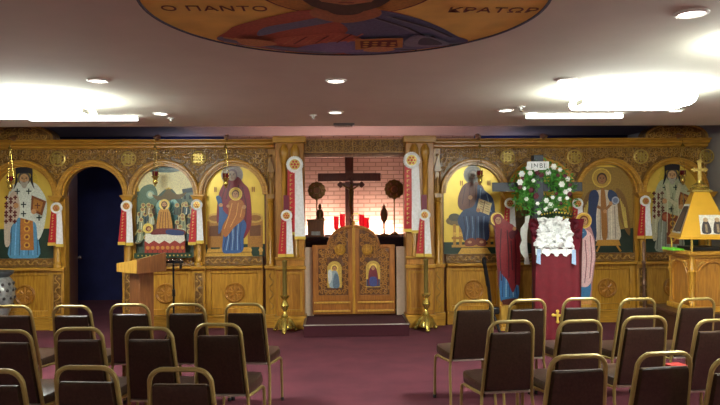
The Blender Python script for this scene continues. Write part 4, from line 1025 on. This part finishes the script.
# ------------------------------------------------------------------ chairs
def make_chair():
    t = thing('stacking_chair', '', 'chair', (0, 0, 0), 'brown vinyl stacking chairs')
    # y is forward; the bar at the top of the back lies at y = -.26
    def back(z): return -.165 - .10 * (z - .42) / .49
    fr = []
    hw0, hw1, R = .176, .152, .072
    left = [(-hw0, back(.40), .40)] + [(-hw0 + (hw0 - hw1) * k / 6, back(.40 + .448 * k / 6), .40 + .448 * k / 6) for k in range(1, 7)]
    cor = [(-hw1 + R - R * math.cos(a * PI / 12), 0, .838 + R * math.sin(a * PI / 12)) for a in range(1, 7)]
    cor = [(x, back(z), z) for x, _, z in cor]
    L = left + cor
    MB().tube(L + [(-x, y, z) for x, y, z in L[::-1]], .0125, 8).build('back_frame', M['tube'], t)
    # padded back
    pd = MB(); rows = [(.425, .160, .012), (.435, .162, .024), (.60, .154, .027), (.80, .142, .025), (.828, .139, .018), (.836, .133, .008)]
    for z, w, d in rows:
        for x, y in ((-w, .3), (-w * .94, -1), (-w * .4, -1.12), (w * .4, -1.12), (w * .94, -1), (w, .3), (w * .94, 1), (-w * .94, 1)): pd.v.append((x, back(z) + y * d, z))
    for j in range(len(rows) - 1):
        for i in range(8): k = (i + 1) % 8; pd.face((j * 8 + i, j * 8 + k, j * 8 + 8 + k, j * 8 + 8 + i))
    pd.face(range(7, -1, -1)); pd.face(range(40, 48))
    pd.build('padded_back', M['vinyl'], t)
    MB().box(-.161, .161, back(.42) - .018, back(.42) + .018, .408, .424).build('bottom_rail', M['rail'], t, bevel=.004)
    # seat
    se = MB(); prof = [(.405, 1.0), (.42, 1.03), (.45, 1.03), (.468, .99), (.474, .9)]
    out = [(-.175, -.15), (.175, -.15), (.195, 0), (.205, .16), (.185, .235), (.1, .255), (-.1, .255), (-.185, .235), (-.205, .16), (-.195, 0)]
    for z, k in prof: se.v += [(x * k, .05 + (y - .05) * k, z) for x, y in out]
    for j in range(4):
        for i in range(10): k = (i + 1) % 10; se.face((j * 10 + i, j * 10 + k, j * 10 + 10 + k, j * 10 + 10 + i))
    se.face(range(9, -1, -1)); se.face(range(40, 50))
    se.build('seat', M['vinyl'], t)
    for s in (-1, 1):
        MB().tube([(s * .176, -.16, .405), (s * .20, 0, .398), (s * .212, .14, .392), (s * .214, .19, .37), (s * .214, .205, .33), (s * .216, .225, 0.012)], .0115, 8).build('front_leg', M['tube'], t)
        MB().tube([(s * .176, back(.40), .40), (s * .182, -.17, .33), (s * .19, -.22, .012)], .0115, 8).build('rear_leg', M['tube'], t)
        MB().lathe([(.016, 0), (.016, .025), (.012, .03)], (s * .19, -.22, 0), 8).build('foot_cap', M['plate'], t)
        MB().lathe([(.016, 0), (.016, .025), (.012, .03)], (s * .216, .225, 0), 8).build('foot_cap', M['plate'], t)
    return t
proto = make_chair()
ROWS = [
    ('in the row nearest the altar, left block, {} seat from the aisle', -1, [(-.72, 5.29), (-1.19, 5.31), (-1.64, 5.33), (-2.08, 5.29), (-2.56, 5.33)]),
    ('in the middle row, left block, {} seat from the aisle', -1, [(-.775, 4.40), (-1.20, 4.30), (-1.655, 4.32), (-2.08, 4.27)]),
    ('in the row nearest the camera, left block, {} seat from the aisle', -1, [(-.75, 3.21), (-1.225, 3.28), (-1.66, 3.24)]),
    ('in the row nearest the altar, right block, {} seat from the aisle', 1, [(1.13, 5.29), (1.57, 5.30), (2.03, 5.34), (2.48, 5.29), (2.96, 5.26)]),
    ('in the middle row, right block, {} seat from the aisle', 1, [(1.18, 4.36), (1.64, 4.34), (2.135, 4.45), (2.555, 4.30)]),
    ('in the row nearest the camera, right block, {} seat from the aisle', 1, [(1.255, 3.35), (1.725, 3.38), (2.045, 3.24)]),
]
NTH = ['first', 'second', 'third', 'fourth', 'fifth']
used = False
for txt, s, pts in ROWS:
    for i, (x, y) in enumerate(pts):
        lab = 'chair ' + txt.format(NTH[i]); a = math.radians(s * (5 + 2 * math.sin(i * 2.3)))
        if not used: o = proto; used = True; o['label'] = lab
        else: o = dup(proto, lab, (0, 0, 0))
        o.rotation_euler = (0, 0, a)
        off = Matrix.Rotation(a, 3, 'Z') @ Vector((0, -.262, 0))
        o.location = (x - off.x, y - off.y, 0)
rb = thing('book', 'small red book lying on a chair seat of the right middle row', 'book', (2.51, 4.70, .476), rz=.2)
MB().box(-.06, .06, -.09, .09, 0, .004).box(-.06, .06, -.09, .09, .03, .034).box(-.062, -.058, -.09, .09, 0, .034).build('cover', M['redcover'], rb)
MB().box(-.057, .056, -.086, .086, .004, .03).build('pages', M['page'], rb)

# ------------------------------------------------------------------ ceiling: painted roundel, lamps, vent
ZC = 2.63
md = thing('ceiling_roundel', 'round painted roundel of a robed figure holding a book, on the ceiling', 'painting', (.06, 3.09, ZC))
R = .94
MB().lathe([(R, 0), (R, -.012), (0, -.012)], (0, 0, 0), 96).build('painted_board', simple('roundel_gold', lin(240, 208, 100), .65, 0, .12, 5), md)
MB().lathe([(R - .012, -.012), (R - .012, -.018), (R, -.018), (R, -.012)], (0, 0, 0), 96, cap=False).build('blue_rim', simple('roundel_rim', lin(52, 50, 70), .6), md)
P = Paint(lambda u, v, d: (u, -v, -.0125 - d))   # v grows towards the viewer
NAVY = (92, 100, 138); RB = (172, 84, 62)
P.disc(0, .30, .40, (214, 168, 66)); P.disc(0, .30, .385, (186, 140, 56)); P.line(arc(0, .30, .39, 0, 2 * PI, 40), .012, (110, 44, 32))
P.poly([(-.55, -.28), (-.62, -.40), (-.70, -.56), (-.60, -.68), (-.3, -.86), (0, -.915), (.3, -.87), (.62, -.68), (.70, -.58), (.60, -.46), (.48, -.28), (.34, -.12), (.16, .0), (-.16, .0), (-.34, -.10)], RB)
P.poly([(.02, -.9), (-.06, -.6), (.02, -.36), (-.04, -.14), (.08, .0), (.2, -.02), (.36, -.14), (.5, -.30), (.62, -.48), (.70, -.58), (.62, -.67), (.3, -.865)], NAVY)
P.poly([(-.06, -.90), (-.3, -.84), (-.56, -.66), (-.69, -.57), (-.66, -.50), (-.55, -.60), (-.3, -.74), (-.1, -.74), (.06, -.80)], (100, 108, 132))
P.poly([(-.46, -.48), (-.3, -.36), (-.08, -.22), (.1, -.08), (-.02, -.06), (-.24, -.2), (-.42, -.32)], (108, 114, 146))
P.poly([(-.38, -.54), (-.2, -.46), (.0, -.42), (.1, -.56), (-.02, -.70), (-.24, -.68), (-.40, -.62)], (188, 98, 74))
P.poly([(.0, -.86), (-.28, -.78), (-.1, -.62), (.12, -.60), (.2, -.8)], (122, 110, 160))
for k in range(7): P.line([(-.34 + .06 * k, -.66 + .01 * k), (-.26 + .06 * k, -.50 + .015 * k)], .012, (110, 40, 30) if k % 2 else (196, 116, 86))
for pts in ([(.12, -.1), (.3, -.28), (.42, -.46)], [(.2, -.08), (.42, -.28), (.56, -.46)], [(.36, -.46), (.42, -.66)], [(.44, -.42), (.54, -.62)], [(.3, -.6), (.5, -.64), (.66, -.58)], [(.18, -.7), (.4, -.74)]): P.line(pts, .02, (112, 118, 146)); P.line([(u + .03, v - .01) for u, v in pts], .016, (34, 36, 56))
P.poly([(.36, -.44), (.46, -.44), (.6, -.62), (.36, -.66)], (120, 124, 150)); P.poly([(.42, -.48), (.47, -.47), (.56, -.61), (.43, -.62)], (58, 62, 92))
for pts in ([(-.66, -.55), (-.4, -.70), (-.1, -.8)], [(-.6, -.62), (-.34, -.78)]): P.line(pts, .016, (124, 130, 150))
P.poly([(.06, -.50), (.32, -.46), (.34, -.68), (.07, -.74)], (186, 128, 56), False); P.poly([(.09, -.53), (.29, -.50), (.31, -.655), (.10, -.70)], (112, 44, 34), False)
for i in range(4):
    for j in range(3): P.disc(.125 + .05 * i, -.555 - .05 * j, .017, (204, 150, 70))
P.poly([(.14, -.66), (.22, -.63), (.3, -.70), (.22, -.76), (.12, -.74)], (196, 142, 92))
P.poly([(-.58, -.50), (-.50, -.47), (-.42, -.50), (-.37, -.58), (-.46, -.63), (-.55, -.60)], (190, 136, 88))
for k in range(3): P.line([(-.57 + .03 * k, -.49 - .01 * k), (-.64 + .05 * k, -.43 - .015 * k)], .026, (190, 136, 88))
P.poly([(-.12, .12), (.12, .12), (.16, -.02), (.0, -.14), (-.16, -.02)], (170, 112, 70)); P.disc(0, .30, .2, (64, 40, 26), .26); P.disc(0, .30, .13, (188, 132, 84), .19); P.poly([(-.12, .2), (0, .16), (.12, .2), (.07, .04), (0, .0), (-.07, .04)], (70, 44, 28))
for dx in (-.05, .05): P.disc(dx, .34, .022, (40, 24, 18), .012); P.line([(dx * 1.7, .37), (dx * .5, .375)], .012, (50, 30, 20))
P.line([(0, .35), (0, .26)], .02, (130, 84, 54)); P.line([(-.035, .2), (.035, .2)], .014, (130, 50, 40))
P.mb.build('painted_figure', M['flatpaint'], md, smooth=False)
ink = simple('letter_ink', lin(110, 60, 26), .7)
lettering('Ο ΠΑΝΤΟ', 'lettering', md, (-.61, .03, -.0135), (PI, 0, 0), .105, ink, space=1.05)
lettering('ΚΡΑΤΩΡ', 'lettering', md, (.70, .035, -.0135), (PI, 0, 0), .105, ink, space=1.05)

cn = thing('recessed_light', '', 'ceiling light', (0, 0, ZC), 'round recessed ceiling lights')
MB().lathe([(.062, -.004), (.065, -.012), (.08, -.008), (.082, 0)], (0, 0, 0), 28).build('trim_ring', M['whitemetal'], cn)
MB().lathe([(.062, -.003), (.05, -.008), (0, -.010)], (0, 0, 0), 28).build('lens', M['can'], cn)
POS = [(1.76, 3.16, 'round recessed light nearest the camera, right of the painted roundel'), (-1.73, 4.92, 'round recessed light left of and beyond the painted roundel'), (.02, 4.92, 'round recessed light straight beyond the painted roundel, the nearer one'),
       (1.75, 4.88, 'round recessed light touching the glow of the right big fluorescent'), (-1.73, 6.68, 'far round recessed light right of the left fluorescents'), (.02, 6.6, 'far round recessed light in the middle, short of the vent'), (1.71, 6.48, 'far round recessed light left of the right fluorescents'), (3.45, 6.5, 'far round recessed light behind the right big fluorescent')]
for i, (x, y, lab) in enumerate(POS):
    if i == 0: cn.location = (x, y, ZC); cn['label'] = lab
    else: dup(cn, lab, (x, y, ZC))
def fixture(x0, x1, y0, y1, lab, m='tubelight', h=.09, gap=.055):
    o = thing('fluorescent_fixture', lab, 'ceiling light', ((x0 + x1) / 2, (y0 + y1) / 2, ZC), 'fluorescent ceiling fixtures')
    w, d = (x1 - x0) / 2, (y1 - y0) / 2; e = min(.1, d * .4)
    MB().box(-w * .8, w * .8, -.05, .05, -gap - .005, 0).build('housing', M['whitemetal'], o)
    lens = MB().prism([(-d, -gap - h * .35), (-d + e * .3, -gap - h * .75), (-d + e, -gap - h), (d - e, -gap - h), (d - e * .3, -gap - h * .75), (d, -gap - h * .35), (d - e * .5, -gap), (-d + e * .5, -gap)], lambda u, v, dd: (dd, u, v), -w, w)
    lens.build('lens', M[m], o, smooth=False)
    for s in (-1, 1): MB().prism([(-d * .3, -gap - h * .3), (-d * .3, -gap - h * .8), (d * .3, -gap - h * .8), (d * .3, -gap - h * .3)], lambda u, v, dd: (dd, u, v), s * w, s * (w + .012)).build('end_cap', M['whitemetal'], o, smooth=False)
fixture(-3.1, -2.16, 5.5, 6.1, 'big glaring fluorescent fixture on the left side of the ceiling')
fixture(2.03, 2.86, 5.05, 5.6, 'big glaring fluorescent fixture on the right side of the ceiling')
fixture(2.36, 3.4, 3.5, 3.8, 'fluorescent fixture at the right edge near the closest recessed light')
fixture(-3.1, -2.02, 6.82, 6.90, 'thin strip light behind the left big fluorescent', 'striplight', .035, .015)
fixture(2.0, 3.0, 6.70, 6.78, 'thin strip light behind the right big fluorescent', 'striplight', .035, .015)
fixture(-1.9, -.7, -1.6, -1.2, 'added unseen fill fixture behind the viewer, left', 'rearfill')  # this pair is added out of view to fill the room with light
fixture(1.0, 2.2, -1.6, -1.2, 'added unseen fill fixture behind the viewer, right', 'rearfill')
vt = thing('ceiling_vent', 'dark grey rectangular vent in the ceiling above the gate', 'vent', (.12, 7.6, ZC))
MB().box(-.12, .12, -.1, .1, -.02, 0).build('frame', M['ventmetal'], vt, bevel=.004)
sl = MB()
for k in range(6): sl.box(-.1, .1, -.08 + .03 * k, -.068 + .03 * k, -.028, -.02)
sl.build('slats', M['plate'], vt)
for x, y, lab in ((-1.72, 7.05, 'small white sprinkler beyond the left far recessed light'), (1.8, 6.25, 'small white sprinkler beside the right fluorescent'), (-.21, 6.83, 'tiny white sprinkler near the middle far recessed light')):
    o = thing('sprinkler', lab, 'sprinkler', (x, y, ZC), 'ceiling sprinklers')
    MB().lathe([(.04, 0), (.035, -.01), (.014, -.014), (.012, -.03)], (0, 0, 0), 14).build('cup', M['whitemetal'], o)
    MB().lathe([(.006, -.03), (.006, -.04), (.022, -.042), (.022, -.046), (0, -.046)], (0, 0, 0), 12).build('deflector', M['chrome'], o)

# ------------------------------------------------------------------ camera and view
TH, PT, RL = math.radians(2.26), math.radians(.17), math.radians(.40)
f = Vector((math.sin(TH) * math.cos(PT), math.cos(TH) * math.cos(PT), math.sin(PT)))
r = Vector((math.cos(TH), -math.sin(TH), 0)); u = r.cross(f)
r2 = r * math.cos(RL) - u * math.sin(RL); u2 = u * math.cos(RL) + r * math.sin(RL)
cam = bpy.data.cameras.new('camera'); co = bpy.data.objects.new('camera', cam); C.objects.link(co)
mw = Matrix((r2, u2, -f)).transposed().to_4x4(); mw.translation = (0, 0, 1.7); co.matrix_world = mw
cam.sensor_width = 36; cam.lens = 658 / 720 * 36; cam.clip_start = .05; cam.clip_end = 60
S.camera = co
wd = bpy.data.worlds.new('world'); S.world = wd; wd.use_nodes = True
wd.node_tree.nodes['Background'].inputs['Color'].default_value = (.02, .02, .022, 1); wd.node_tree.nodes['Background'].inputs['Strength'].default_value = .3
vs_ = S.view_settings; S.display_settings.display_device = 'sRGB'
vs_.view_transform = 'Standard'; vs_.look = 'None'; vs_.gamma = 1; vs_.use_curve_mapping = False; vs_.exposure = -.05
